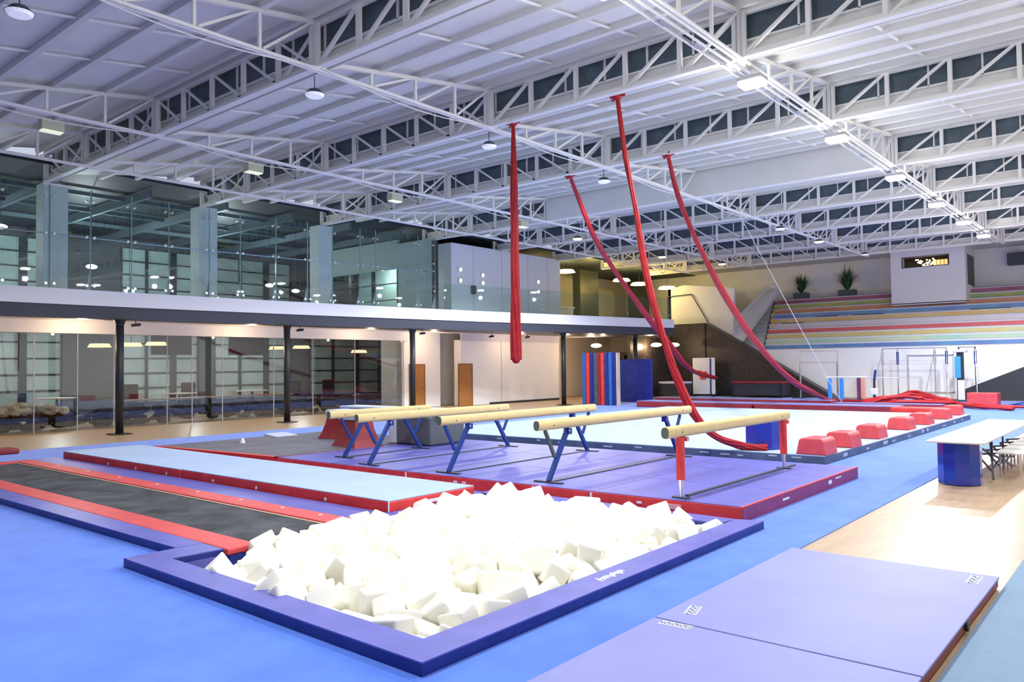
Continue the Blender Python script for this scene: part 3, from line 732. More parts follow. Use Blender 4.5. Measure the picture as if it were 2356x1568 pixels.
# plants
def plant(x, y, s, nm):
    t = thing('potted_palm', nm, 'plant', (x, y, BZ1+.02), 'potted palms on the top walkway')
    z = BZ1+.02
    MB().box((x-.5*s, y-.3, z), (x+.5*s, y+.3, z+.42), .04).build('pot', POTM, t)
    mb = MB(); r = random.Random(int(x*10))
    for i in range(130):
        a = r.uniform(0, 2*PI); sp = r.uniform(.1, 1.05)*s; h = r.uniform(1.0, 1.75)*s*(1-.25*sp)
        p = [Vector((x, y, z+.35)), Vector((x+.35*sp*math.cos(a), y+.35*sp*math.sin(a), z+.35+h*.55)), Vector((x+sp*math.cos(a), y+sp*math.sin(a)*.8, z+.35+h))]
        wv = Vector((-math.sin(a), math.cos(a), 0))*.04
        v = [mb.bm.verts.new(p[0]-wv), mb.bm.verts.new(p[0]+wv), mb.bm.verts.new(p[1]+wv), mb.bm.verts.new(p[1]-wv), mb.bm.verts.new(p[2])]
        mb.bm.faces.new(v[:4]); mb.bm.faces.new((v[3], v[2], v[4]))
    mb.build('foliage', LEAF, t, kind='stuff')
plant(-18.9, 53.1, 0.92, 'spiky potted palm, left of the two on the top walkway')
plant(-15.9, 53.1, 1.05, 'spiky potted palm, right and taller of the two on the top walkway')
tag(box1('wall_speaker', (-7.0, 53.2, 7.6), (-5.9, 53.9, 8.3), DGREY, None, .03), 'dark grey box speaker on the upper back wall right of the booth', 'speaker')
for x in (-16.3, -12.9):
    tag(MB().tube((x, 53.9, 7.2), (x, 53.9, 7.4), .05).tube((x, 53.92, 7.3), (x, 53.95, 8.6), .015).build('wall_conduit', DGREY), 'thin dark conduit on the back wall %s' % ('left of the taller palm' if x < -15 else 'beside the booth'), 'conduit')

# ------------------------------------------------------------------ foam pit
lin = MB()
lin.box((PX0+.002, PY0+.002, -.9), (PX1-.002, PY1-.002, -.85)).box((PX0+.002, PY0+.002, -.9), (PX0+.03, PY1-.002, .028)).box((PX1-.03, PY0+.002, -.9), (PX1-.002, PY1-.002, .028)).box((PX0+.002, PY0+.002, -.9), (PX1-.002, PY0+.03, .028)).box((PX0+.002, PY1-.03, -.9), (PX1-.002, PY1-.002, .028))
tag(lin.build('pit_liner', PURP), 'sunken purple lined tank that holds the foam blocks', 'pit liner')
t = thing('pit_border', 'padded purple and navy border around the foam block pit', 'pit border', (-6.3, 6.5, 0))
def pad(pts, z0, z1, name, parent, side=NAVY, top=PURP, lip=.012):
    MB().prism([(x, y, z0) for x, y in pts], (0, 0, z1-z0-lip)).build(name, side, parent)
    MB().prism([(x, y, z1-lip) for x, y in pts], (0, 0, lip)).build(name+'_cover', top, parent)
pad([(-8.6, 3.75), (-3.93, 3.69), (-4.26, 4.02), (-8.17, 4.06)], 0, .10, 'front_pad', t)
pad([(-3.93, 3.69), (-3.98, 9.66), (-4.31, 9.55), (-4.26, 4.02)], 0, .10, 'right_pad', t)
pad([(-8.6, 3.75), (-8.17, 4.06), (-8.13, 4.63), (-8.59, 4.63)], 0, .10, 'left_pad', t)
pad([(-8.42, 9.18), (-4.35, 9.2), (-4.31, 9.55), (-8.42, 9.58)], 0, .10, 'back_pad', t)
pad([(-8.42, 7.29), (-8.12, 7.29), (-8.12, 9.17), (-8.42, 9.17)], 0, .07, 'side_pad', t)
mb = MB(); r4 = random.Random(2)
for i in range(16):
    y = 6.1+i*.028; mb.box((-4.17+r4.uniform(0, .04), y, .1), (-4.10+r4.uniform(0, .05), y+.016, .1015))
mb.build('printed_mark', PATCH, t)
tag(box1('floor_strip', (-4.30, 9.58, 0), (-3.6, 9.8, .02), NAVY), 'short navy strip between the pit border and the beam mat corner', 'strip') if 0 else None
# foam blocks
vars_ = []
for v in range(8):
    mb = MB(); rr = random.Random(20+v)
    sz = [rr.uniform(.19, .25) for _ in range(3)]
    r = bmesh.ops.create_cube(mb.bm, size=1, matrix=Matrix.Diagonal((*sz, 1)))
    for vv in mb.bm.verts: vv.co += Vector((rr.uniform(-.03, .03), rr.uniform(-.03, .03), rr.uniform(-.03, .03)))
    bmesh.ops.bevel(mb.bm, geom=list(mb.bm.edges), offset=.028, segments=3, affect='EDGES', profile=.6)
    bmesh.ops.recalc_face_normals(mb.bm, faces=mb.bm.faces)
    me = bpy.data.meshes.new('foam_block'); mb.bm.to_mesh(me); mb.bm.free(); me.materials.append(FOAM)
    for p in me.polygons: p.use_smooth = True
    vars_.append(me)
def heap(x, y):
    u = (x-PX0)/(PX1-PX0); v = (y-PY0)/(PY1-PY0)
    h = -.01+.09*math.sin(PI*min(1, max(0, u)))**.6*math.sin(PI*min(1, max(0, v*.9+.05)))**.6
    h += .05*math.exp(-((u-.15)**2+(v-.93)**2)*40)
    if u < .12 and v < .15: h -= .25
    if u > .9 : h -= .06
    if v < .1: h -= .05
    return h
rb = random.Random(11)
nx, ny = 16, 18
cnt = 0
for j in range(ny):
    for i in range(nx):
        x = PX0+.14+(PX1-PX0-.28)*(i+.5*(j % 2)*.9)/(nx-.5)+rb.uniform(-.03, .03); y = PY0+.14+(PY1-PY0-.28)*j/(ny-1)+rb.uniform(-.04, .04)
        x = min(x, PX1-.13)
        o = bpy.data.objects.new('foam_block', rb.choice(vars_)); COL.objects.link(o)
        o.location = (x, y, heap(x, y)+rb.uniform(-.07, .07))
        o.rotation_euler = (rb.uniform(-.7, .7), rb.uniform(-.7, .7), rb.uniform(0, 3))
        s_ = rb.uniform(.95, 1.25); o.scale = (s_, s_, s_)
        tag(o, 'white foam block heaped in the purple edged pit', 'foam block', 'foam blocks in the pit')
        cnt += 1
mb = MB()
for j in range(24):
    for i in range(18):
        x = PX0+.13+(PX1-PX0-.26)*i/17; y = PY0+.13+(PY1-PY0-.26)*j/23
        c_ = Vector((x+rb.uniform(-.03, .03), y+rb.uniform(-.03, .03), heap(x, y)-.16+rb.uniform(-.03, .03)))
        mtx = Matrix.Translation(c_) @ Matrix.Rotation(rb.uniform(0, 3), 4, 'Z') @ Matrix.Rotation(rb.uniform(-.6, .6), 4, 'X') @ Matrix.Diagonal((.2, .2, .2, 1))
        bmesh.ops.create_cube(mb.bm, size=1, matrix=mtx)
tag(mb.build('foam_filling', FOAM_GLOW), 'glow tinted cream foam blocks packed under the top layer of the pit', 'foam blocks', kind='stuff')

# ------------------------------------------------------------------ tumble track
t = thing('tumbling_trampoline', 'long black trampoline bed with red edge pads running to the foam pit', 'trampoline', (-14, 5.6, 0))
pad([(-20.2, 4.28), (-8.61, 4.33), (-8.6, 4.64), (-20.2, 4.64)], 0, .10, 'blue_edge_pad', t)
MB().box((-19.6, 4.64, .03), (-8.05, 5.02, .105), .02).build('red_pad', REDP, t)
MB().box((-19.6, 5.02, .05), (-8.05, 6.24, .075)).build('jumping_bed', BED, t)
MB().box((-19.6, 6.24, .03), (-8.05, 6.62, .105), .02).build('red_pad', REDP, t)
MB().box((-19.9, 4.64, .03), (-19.6, 6.62, .105), .02).build('red_pad', REDP, t)
MB().box((-19.6, 6.205, .075), (-8.1, 6.24, .085)).box((-8.1, 5.02, .072), (-8.06, 6.24, .082)).build('bed_binding', EDGE, t)
MB().box((-20.2, 6.62, 0), (-8.05, 7.28, .07), .01).build('purple_edge_pad', PURP, t)
MB().box((-8.12, 4.66, -.25), (-8.04, 7.28, .03)).build('end_pad', NAVY, t)
mb = MB()
for x in (-18, -16.5, -15.1, -13.6, -12.2, -10.9, -9.8, -8.9): mb.tube((x, 6.5, .105), (x, 6.5, .108), .03)
mb.build('print_dots', PATCH, t)
# tumbling mat
def bigmat(name, label, cat, x0, x1, y0, y1, z1, side, top, bev=.02, z0=0.0, group=None, lip=.014):
    t = thing(name, label, cat, ((x0+x1)/2, (y0+y1)/2, z0), group)
    MB().box((x0, y0, z0), (x1, y1, z1-lip), bev).build('side_cover', side, t)
    MB().box((x0+.006, y0+.006, z1-lip-.004), (x1-.006, y1-.006, z1), .006).build('top_cover', top, t)
    return t
a = bigmat('tumbling_mat', 'light blue topped red sided tumbling mat, near section by the foam pit', 'mat', -14.36, -8.45, 7.32, 9.1, .22, REDV, LBLUE, group='tumbling mat sections')
mb = MB()
for x in (-13.2, -11.8, -9.9): mb.tube((x, 7.315, .1), (x, 7.32, .1), .03)
mb.box((-8.448, 8.0, .09), (-8.444, 8.35, .12)).box((-8.448, 8.1, .12), (-8.444, 8.3, .14))
mb.build('printed_mark', PATCH, a)
MB().box((-8.449, 7.31, 0), (-8.437, 7.325, .215)).build('corner_seam', PATCH, a)
b = bigmat('tumbling_mat', 'light blue topped red sided tumbling mat, far left section', 'mat', -19.95, -14.38, 7.30, 9.1, .22, REDV, LBLUE, group='tumbling mat sections')
mb = MB()
for x in (-17.5, -16.2, -14.9): mb.tube((x, 7.295, .1), (x, 7.30, .1), .03)
mb.build('printed_mark', PATCH, b)

# ------------------------------------------------------------------ beam landing mat
BZ = .2
t = thing('beam_mat', 'large purple landing mat with red front edge under the balance beams', 'mat', (-9.5, 12.3, 0))
fy = lambda x: 9.85-(-4.35-x)*.0265
MB().prism([(-14.7, fy(-14.7), 0), (-4.35, 9.85, 0), (-4.35, 14.85, 0), (-14.7, 14.85, 0)], (0, 0, BZ-.012)).build('side_cover', REDV, t)
xs = [-14.68, -12.6, -10.9, -8.8, -7.74, -5.34, -4.37]
xs = [-14.68, -12.9, -10.9, -8.8, -6.7, -4.36]
for x0, x1 in zip(xs, xs[1:]):
    for y0, y1 in ((9.86, 11.5), (11.5, 13.2), (13.2, 14.84)):
        ya, yb = (fy(x0)+.03, fy(x1)+.03) if y0 < 9.9 else (y0+.008, y0+.008)
        MB().prism([(x0+.008, ya, BZ-.014), (x1-.008, yb, BZ-.014), (x1-.008, y1-.008, BZ-.014), (x0+.008, y1-.008, BZ-.014)], (0, 0, .014)).build('mat_panel', PURP, t)
MB().box((-4.352, 9.86, .0), (-4.345, 14.85, BZ-.02)).build('end_cover', MAROON, t)
MB().box((-4.375, 9.85, BZ-.016), (-4.345, 14.85, BZ+.002)).build('red_piping', REDP, t)
mb = MB()
for x in (-10.69, -7.79, -6.70): mb.box((x-.015, fy(x)-.012, .03), (x+.015, fy(x)+.01, .18))
for x in (-9.47, -9.27, -5.88, -7.9): mb.box((x-.04, fy(x)-.01, .10), (x+.04, fy(x)+.01, .13))
mb.build('printed_mark', PATCH, t)
for p_, q_ in (((-4.345, 11.25, .09), (-4.34, 11.5, .12)), ((-4.345, 13.25, .08), (-4.34, 13.4, .14)), ((-4.345, 13.6, .13), (-4.34, 13.9, .15))):
    MB().box(p_, q_).build('printed_mark', PATCH, t)
MB().box((-5.52, fy(-5.52)-.01, .075), (-5.22, 9.84, .145)).build('pink_label', mat('pink label', (.85, .4, .38), .5), t)
t = thing('low_mat', 'dark grey worn mat behind the tumbling strip with a red front edge', 'mat', (-17, 11.8, 0))
pad([(-19.4, 9.18), (-14.73, 9.56), (-14.73, 14.5), (-19.4, 14.5)], 0, .21, 'side_cover', t, REDV, GREYD)
MB().prism([(-19.4, 9.17, .17), (-14.73, 9.55, .17), (-14.73, 9.67, .17), (-19.4, 9.29, .17)], (0, 0, .045)).build('front_piping', REDV, t)

# ------------------------------------------------------------------ balance beams
def beam_body(t, x, y0, y1, z):
    # stadium-like cross section, swept along Y
    prof = []
    for q in range(20):
        a = 2*PI*q/20
        prof.append((.064*math.copysign(abs(math.cos(a))**.8, math.cos(a)), .085*math.copysign(abs(math.sin(a))**.8, math.sin(a))))
    mb = MB()
    ys = [y0, y0+.012, y1-.05, y1-.01, y1]; sc = [.95, 1, 1, .96, .8]
    rings = []
    for y, k in zip(ys, sc): rings.append([mb.bm.verts.new((x+u*k, y, z+v*k)) for u, v in prof])
    for r1, r2 in zip(rings, rings[1:]):
        for j in range(20): mb.bm.faces.new((r1[j], r1[(j+1) % 20], r2[(j+1) % 20], r2[j]))
    mb.bm.faces.new(rings[0]); mb.bm.faces.new(rings[-1][::-1])
    mb.build('beam_body', BEAMM, t, True)
    mb = MB(); r1 = [mb.bm.verts.new((x+u*.9, y0-.006, z+v*.9)) for u, v in prof]; r2 = [mb.bm.verts.new((x+u*.9, y0+.004, z+v*.9)) for u, v in prof]
    mb.bm.faces.new(r1); mb.bm.faces.new(r2[::-1])
    for j in range(20): mb.bm.faces.new((r1[j], r1[(j+1) % 20], r2[(j+1) % 20], r2[j]))
    mb.build('end_cap', CAPM, t)
    MB().tube((x+.062, y0+.38, z-.01), (x+.068, y0+.38, z-.01), .012).tube((x+.062, y1-.4, z), (x+.068, y1-.4, z), .012).build('bolt', BLACK, t)
def blue_beam(nm, x, y0, y1, z, yb0, yb1, gas=False, name='balance_beam'):
    t = thing(name, nm, 'balance beam', (x, yb0, BZ), 'balance beams on the purple mat')
    beam_body(t, x, y0, y1, z)
    zu = z-.09
    for s, yb, d in ((0, yb0, 1), (1, yb1, -1)):
        MB().bar((x, yb, BZ+.02), (x, yb+d*.55, zu), .06, .075).build('strut', BLUEP, t)
        MB().bar((x, yb+d*.17, BZ+.4), (x, yb-d*.08, zu), .045, .05).build('brace', CAPM if (gas and s == 0) else BLUEP, t)
        MB().box((x-.05, yb+d*.55-.05, zu-.1), (x+.05, yb+d*.55+.05, zu)).build('hinge', BLUEP, t)
        MB().tube((x-.06, yb+d*.52, zu-.04), (x+.06, yb+d*.52, zu-.04), .02).build('pivot_bolt', CHROME, t)
        MB().box((x-.28, yb-.04, BZ), (x+.28, yb+.04, BZ+.022)).build('foot', DGREY, t)
    MB().box((x-.025, yb0+.05, BZ), (x+.025, yb1-.05, BZ+.02)).build('floor_rail', DGREY, t)
    return t
blue_beam('balance beam on blue legs, fourth from the left, with a dark brace at its near end', -7.74, 9.8, 15.0, 1.135, 10.1, 14.5, True)
blue_beam('balance beam on blue legs, middle of the five', -9.87, 9.73, 14.6, 1.14, 9.95, 14.3)
blue_beam('balance beam on blue legs, second from the left', -11.99, 9.6, 14.1, 1.12, 9.9, 14.1)
blue_beam('short far left balance beam behind the red wedges', -13.4, 10.0, 12.9, 1.12, 10.4, 12.6)
t = thing('balance_beam', 'nearest balance beam, rightmost of the five, on red padded posts', 'balance beam', (-5.33, 10, BZ), 'balance beams on the purple mat')
beam_body(t, -5.33, 9.6, 14.1, 1.146)
for y, ztop in ((10.03, 1.06), (13.9, 1.06)):
    MB().tube((-5.33, y, .46), (-5.33, y, ztop), .062, seg=16).build('padded_sleeve', REDV, t, False)
    MB().tube((-5.33, y, BZ), (-5.33, y, BZ+.45), .032, seg=12).build('steel_post', CHROME, t)
    MB().box((-5.45, y-.05, BZ), (-5.21, y+.05, BZ+.02)).build('foot', DGREY, t)
    MB().box((-5.37, y+.05, 1.0), (-5.25, y+.12, 1.06)).build('clamp', CHROME, t)
MB().box((-5.36, 10.2, BZ), (-5.30, 14.4, BZ+.025)).build('floor_rail', DGREY, t)

# ------------------------------------------------------------------ wedges, box, tables beyond the beams
def wedge(cx, cy, rz, nm, s=1.0):
    t = thing('red_wedge', nm, 'padded wedge', (cx, cy, .12), 'red padded wedges')
    def P(u, v, z): return (cx+u*math.cos(rz)-v*math.sin(rz), cy+u*math.sin(rz)+v*math.cos(rz), .12+z)
    mb = MB()
    for z0, z1, w0_, w1_ in ((0, .25, .55, .42), (.25, .5, .42, .34), (.5, .72, .34, .30)):
        w0_ *= s; w1_ *= s
        v = [mb.bm.verts.new(P(u*w, vv*w*.8, z)) for z, w in ((z0, w0_), (z1, w1_)) for u, vv in ((-1, -1), (1, -1), (1, 1), (-1, 1))]
        for f in ((0, 1, 2, 3), (4, 7, 6, 5), (0, 4, 5, 1), (1, 5, 6, 2), (2, 6, 7, 3), (3, 7, 4, 0)): mb.bm.faces.new([v[i] for i in f])
    mb.build('padded_skirt', DRED, t)
    MB().box((cx-.34*s, cy-.3*s, .84), (cx+.34*s, cy+.3*s, .98), .03).build('top_pad', SILVER, t)
    return t
wedge(-17.1, 13.2, .2, 'dark red flared wedge with a pale top, farther left one')
wedge(-15.1, 12.1, -.1, 'dark red flared wedge with a pale top, nearer the beam legs')
t = thing('vaulting_box', 'tall silver-fronted grey padded vaulting box behind the beams', 'vaulting box', (-14.4, 13.6, .2))
MB().box((-15.0, 13.0, .21), (-14.72, 14.0, .92), .03).build('end_pad', SILVER, t)
MB().box((-14.7, 13.0, .21), (-13.5, 14.2, .90), .05).build('box_body', BOXG, t)
MB().box((-15.1, 13.2, .925), (-13.3, 14.4, .98), .02).build('top_pad', mat('dark top', (.08, .1, .12), .5), t)
t = thing('low_table', 'long pale blue topped bench behind the far left beams', 'bench', (-18.0, 15, 0))
MB().box((-19.3, 14.8, .88), (-15.2, 15.5, .95), .02).build('bench_top', SILVER, t)
for x in (-19.1, -15.4): MB().box((x-.06, 15.05, 0), (x+.06, 15.25, .88)).build('leg', BLUEP, t)
t = thing('training_cone', 'small white and red cone standing on the dark grey mat', 'cone', (-18.2, 10.9, .12))
MB().tube((-18.2, 10.9, .15), (-18.2, 10.9, .33), .09, .03).build('cone_body', WHITE, t); MB().box((-18.32, 10.78, .12), (-18.08, 11.02, .15)).build('base', DRED, t)
t = thing('springboard', 'low blue and red springboard at the left end of the dark grey mat', 'springboard', (-19.0, 12.8, .12))
MB().prism([(-19.6, 12.4, .125), (-18.3, 12.4, .125), (-18.3, 12.4, .15), (-19.6, 12.4, .27)], (0, .7, 0)).build('ramp', SILVER, t)
MB().box((-18.3, 12.45, .125), (-18.1, 13.05, .16), .01).build('nose', DRED, t)
tag(box1('foam_step', (-11.0+.2, 15.2, 0), (-9.9, 16.0, .22), DRED, None, .04), 'dark red low step mat beyond the middle beam legs', 'mat') if 0 else None
tag(MB().box((-23.3, 6.4, 0.0), (-22.6, 7.25, .14), .04).build('rolled_mat', DRED), 'dark red folded mat on the wood floor at the left edge', 'mat')

# ------------------------------------------------------------------ spring floor
t = thing('spring_floor', 'raised light blue exercise floor with slate sides behind the beams', 'exercise floor', (-11.4, 24, 0))
MB().box((-17.4, 16.35, 0), (-5.42, 31.7, .165), .01).build('side_cover', SLATE, t)
MB().box((-17.39, 16.36, .16), (-5.43, 31.69, .18), .006).build('carpet_top', LBLUE, t)
mb = MB(); r5 = random.Random(9)
for x in (-14.3, -12.9, -12.2, -10.8, -9.9, -8.7, -8.2, -7.7, -7.3, -6.6, -6.1):
    L_ = r5.uniform(.08, .28); z = r5.uniform(.06, .11); mb.box((x, 16.34, z), (x+L_, 16.352, z+.03))
for y in (17.5, 19.2, 20.6, 21.4, 23, 24.5, 25.1, 27.2, 28.8, 30.1):
    L_ = r5.uniform(.15, .5); mb.box((-5.422, y, .05), (-5.41, y+L_, .05+r5.uniform(.03, .09)))
mb.build('tape_patch', TAPE, t)
MB().box((-16.6, 21.4, .18), (-11.3, 21.44, .182)).box((-16.6, 27.5, .18), (-8, 27.54, .182)).build('boundary_line', mat('dull red line', (.45, .15, .2), .7), t)
MB().box((-17.0, 14.88, 0), (-4.4, 14.95, .2), .01).build('edge_strip', mat('orange strip', (.75, .22, .12), .6), t) if 0 else None
# red blocks on the right edge of the spring floor
def block(x, y, z):
    t = thing('red_block', '', 'padded block', (x, y, z), 'red padded blocks on the exercise floor edge')
    mb = MB(); pr = [(-.30, 0), (.30, 0), (.30, .02), (.27, .28), (.22, .34), (-.18, .34), (-.24, .30), (-.30, .02)]
    pts = [(x+u, y-.38, z+v) for u, v in pr]
    mb.prism(pts, (0, .76, 0))
    bmesh.ops.bevel(mb.bm, geom=list(mb.bm.edges), offset=.025, segments=2, affect='EDGES', profile=.5)
    mb.build('padded_cover', REDP, t)
    return t
bb = None
for i, (x, y) in enumerate(((-5.72, 16.75), (-5.72, 18.5), (-5.78, 20.9), (-5.82, 24.0), (-5.8, 26.2), (-5.82, 28.9), (-5.88, 31.2))):
    if bb is None: bb = block(x, y, .182); o = bb
    else: o = copy_tree(bb, (x, y, .182))
    o['label'] = ['nearest red padded block on the exercise floor corner', 'second nearest red padded block on the exercise floor edge', 'third red padded block along the exercise floor edge', 'fourth red padded block, in the middle of the row', 'fifth red padded block along the exercise floor edge', 'sixth red padded block, second from the far end', 'farthest red padded block on the exercise floor edge'][i]
# blue drum on the spring floor
def drum(x, y, z0, h, r, nm, group):
    t = thing('octagonal_drum', nm, 'drum', (x, y, z0), group)
    MB().tube((x, y, z0), (x, y, z0+h), r, seg=8).build('drum_body', NAVYG, t)
    MB().tube((x, y, z0+h), (x, y, z0+h+.02), r*.93, seg=8).build('drum_lid', BLUEP, t)
    return t
NAVYG = mat('glossy navy plastic', (.012, .035, .34), .18, coat=.5)
drum(-7.0, 17.1, .182, .62, .42, 'navy blue octagonal drum standing on the exercise floor behind the nearest beam', 'octagonal drums')

# ------------------------------------------------------------------ far crash mats, stacked mats
def rmat(x0, x1, y0, y1, z1, nm, m=DRED, top=None):
    return bigmat('crash_mat', nm, 'mat', x0, x1, y0, y1, z1, m, top or PURPL, .03, group='low crash mats beyond the exercise floor')
rmat(-20.1, -14.2, 33.4, 34.8, .3, 'long dark red low mat behind the exercise floor, left piece')
rmat(-14.1, -8.3, 33.4, 34.8, .3, 'long dark red low mat behind the exercise floor, middle piece')
rmat(-8.2, -6.2, 32.2, 33.4, .32, 'short dark red low mat at the far corner of the exercise floor', REDV, REDP)
rmat(-21.6, -12.2, 37.8, 38.6, .28, 'thin dark red mat strip farther back beside the white panel')
rmat(-12.0, -7.5, 37.6, 38.4, .2, 'thin blue topped mat strip under the loose red fabric', DRED)
tag(MB().box((-7.35, 42.2, 0), (-6.1, 43.2, .55), .03).build('red_box', REDP), 'bright red cube pad at the foot of the tall bar post', 'padded block')
tag(MB().bar((-5.6, 41, .05), (-4.6, 42.6, .25), .1, .05).bar((-5.8, 42, .03), (-4.2, 41.6, .1), .08, .04).build('folded_frame', BLUEP), 'folded dark blue metal frame lying right of the red cube pad', 'frame')
# upright stack of mats
stk = [(-23.75, mat('mid blue vinyl', (0.03, .13, .42), .5), 'bright blue'), (-23.5, REDV, 'red'), (-23.25, NAVY, 'dark navy'), (-23.02, SLATE, 'slate'), (-22.82, DRED, 'crimson'), (-22.58, REDV, 'scarlet'), (-22.34, BLUEP, 'deep blue'), (-22.10, mat('mid blue vinyl', (0.03, .13, .42), .5), 'sky blue'), (-21.86, NAVY, 'indigo')]
for x, m_, cn in stk:
    tag(MB().box((x, 34.0, 0), (x+.21, 34.35, 2.72), .03).build('upright_mat', m_), '%s mat standing on end in the stack beside the fourth column' % cn, 'mat', 'mats standing on end')
tag(MB().box((-21.62, 34.0, 0), (-21.57, 34.3, 2.7)).build('plywood_sheet', EDGE), 'plywood sheet standing at the right end of the upright mats', 'board')
t = thing('standing_mat', 'large square royal blue mat standing upright before the lobby', 'mat', (-22.5, 37.6, 0))
MB().box((-23.6, 37.5, .0), (-21.6, 37.7, 2.38), .03).build('cover', NAVY, t)
MB().box((-23.75, 37.5, .0), (-23.61, 37.7, 2.25), .02).build('red_end', DRED, t)
# white notice panel
t = thing('display_panel', 'white freestanding panel with a red band hanging in front of the dark wall', 'panel', (-22.3, 45, 0))
MB().box((-23.4, 45.9, .15), (-21.9, 46.0, 2.45), .01).build('board', WALLW, t)
MB().box((-23.35, 45.85, 1.55), (-22.8, 45.9, 1.65)).prism([(-23.0, 45.84, 1.58), (-22.4, 45.84, 1.58), (-22.5, 45.84, 1.1), (-22.85, 45.84, 1.1)], (0, .05, 0)).build('red_band', REDV, t)
MB().box((-22.2, 45.86, .15), (-22.12, 45.9, 2.42)).build('blue_edge', BLUEP, t)
for x in (-23.3, -22.0): MB().box((x-.04, 45.7, 0), (x+.04, 46.2, .15)).build('foot', CHAR, t)
# black low trampoline frames in front of the dark wall
for x0, x1, y, nm, cm in ((-24.6, -23.0, 43.6, 'left, behind the blue mat', SILVER), (-20.5, -17.3, 45.2, 'right of the white panel', DRED)):
    t = thing('trampoline', 'black skirted trampoline before the dark wall, ' + nm, 'trampoline', ((x0+x1)/2, y, 0), 'trampolines before the dark wall')
    MB().box((x0, y, .85), (x1, y+1.4, .98), .03).build('edge_pad', cm, t)
    MB().box((x0+.05, y+.05, .15), (x1-.05, y+1.3, .85)).build('skirt', CHAR, t)
    for x in (x0+.1, x1-.1): MB().bar((x, y, 0), (x, y, .9), .05).build('leg', BLACK, t)

# ------------------------------------------------------------------ bars and stands at the far right
def P_(mb, x, y, h, r=.03): mb.tube((x, y, 0), (x, y, h), r, seg=10)
t = thing('uneven_bars', 'tall chrome uneven bars frame, leftmost before the white wall', 'gymnastic bars', (-15, 45, 0))
for x, y in ((-16.4, 45.6), (-13.9, 44.4)):
    MB().tube((x, y, 0), (x, y, 2.74), .04, seg=10).build('upright', CHROME, t)
    MB().tube((x-.35, y+.9, 0), (x-.35, y+.9, 2.1), .03, seg=10).build('short_upright', CHROME, t)
    MB().box((x-.5, y-.05, 0), (x+.2, y+1.0, .05)).build('foot', DGREY, t)
MB().tube((-16.4, 45.6, 2.72), (-13.9, 44.4, 2.72), .022).build('high_rail', mat('wood rail', (.8, .7, .55), .4), t)
MB().tube((-16.75, 46.5, 2.08), (-14.25, 45.3, 2.08), .022).build('low_rail', mat('wood rail', (.8, .7, .55), .4), t)
t = thing('parallel_bars', 'low bars with bright blue and peach wrapped uprights', 'gymnastic bars', (-13, 44.5, 0))
for x, y, m_, nmp in ((-14.1, 43.6, CYAN, 'blue'), (-13.6, 44.0, CYAN, 'blue'), (-13.0, 45.0, MAROON, 'plum'), (-12.75, 45.0, PINK, 'peach')):
    MB().box((x-.09, y-.09, .05), (x+.09, y+.09, 1.2), .02).build('wrapped_upright', m_, t)
MB().tube((-14.3, 43.5, 1.27), (-12.6, 45.1, 1.27), .03).tube((-13.6, 44.0, 1.27), (-10.8, 44.4, 1.22), .025).build('rail', WHITE, t)
MB().box((-14.4, 43.4, 0), (-12.6, 45.2, .05)).build('base_frame', DGREY, t)
hb = [(-12.1, 46.3, 'chrome high bar, second frame from the left', -9.5, CHROME, 'steel'), (-11.4, 46.6, 'high bar on blue sleeved posts in the middle of the white wall', -9.0, BLUEP, 'blue sleeve'), (-8.35, 46.2, 'tall ring frame with a thick dark post and blue sleeves', -7.6, BLUEP, 'dark')]
for i, (xa, y, nm, xb, sm, _) in enumerate(hb):
    t = thing('high_bar', nm, 'gymnastic bars', (xa, y, 0), 'high bar frames')
    for x in (xa, xb):
        MB().tube((x, y, 0), (x, y, 2.8), .035, seg=10).build('upright', CHROME if i != 2 else DGREY, t)
        MB().tube((x, y, 1.9), (x, y, 2.6), .065, seg=10).build('sleeve', sm, t)
        MB().box((x-.25, y-.3, 0), (x+.25, y+.3, .04)).build('foot', DGREY, t)
        MB().tube((x, y, 2.7), (x+(.25 if i else -.3), y-1.2, 0), .012, seg=6).build('guy_cable', CHROME, t)
    MB().tube((xa, y, 2.78), (xb, y, 2.78), .02).build('bar', CHROME, t)
t = thing('pommel_stand', 'slim dark stand with a blue and white head before the white wall', 'stand', (-11.8, 43.5, 0))
MB().tube((-11.8, 43.5, 0), (-11.8, 43.5, 1.1), .07, .05).build('post', BLACK, t); MB().tube((-11.8, 43.5, 1.1), (-11.72, 43.5, 1.65), .06).build('head', BLUEP, t)
MB().box((-11.98, 43.3, .35), (-11.65, 43.7, .7), .04).build('white_pad', WHITE, t)
t = thing('equipment_trolley', 'tall dark equipment trolley hung with straps left of the charcoal wedge', 'trolley', (-8.1, 45.2, 0))
MB().box((-8.25, 45.0, .1), (-7.95, 45.3, 2.5), .03).build('column_body', BLACK, t)
MB().box((-8.4, 44.9, 2.5), (-7.8, 45.4, 2.65), .04).build('head', SILVER, t)
MB().box((-8.32, 44.92, 1.2), (-8.05, 45.0, 2.3)).build('strap', CYAN, t)
MB().box((-8.2, 44.93, .1), (-7.9, 45.0, 1.1)).build('cloth', CREAM, t)
MB().box((-8.5, 44.9, 0), (-7.7, 45.5, .1)).build('base', DGREY, t)
t = thing('wall_frame', 'thin white rectangular frame on the low white wall', 'frame', (-10.3, 47.9, .3))
MB().box((-11.2, 47.9, .35), (-8.9, 47.98, .4)).box((-11.2, 47.9, 2.4), (-8.9, 47.98, 2.45)).box((-11.2, 47.9, .35), (-11.15, 47.98, 2.45)).box((-8.95, 47.9, .35), (-8.9, 47.98, 2.45)).build('frame_rail', mat('pale grey', (.6, .6, .6), .6), t)
tag(MB().tube((-13.1, 30, 8.1), (-12.56, 38.6, 1.25), .012, seg=6).tube((-12.56, 38.6, 1.25), (-12.45, 40.4, .0), .02, seg=6).build('guy_wire', WHITE), 'thin white guy wire from the roof truss down to the bars', 'wire')

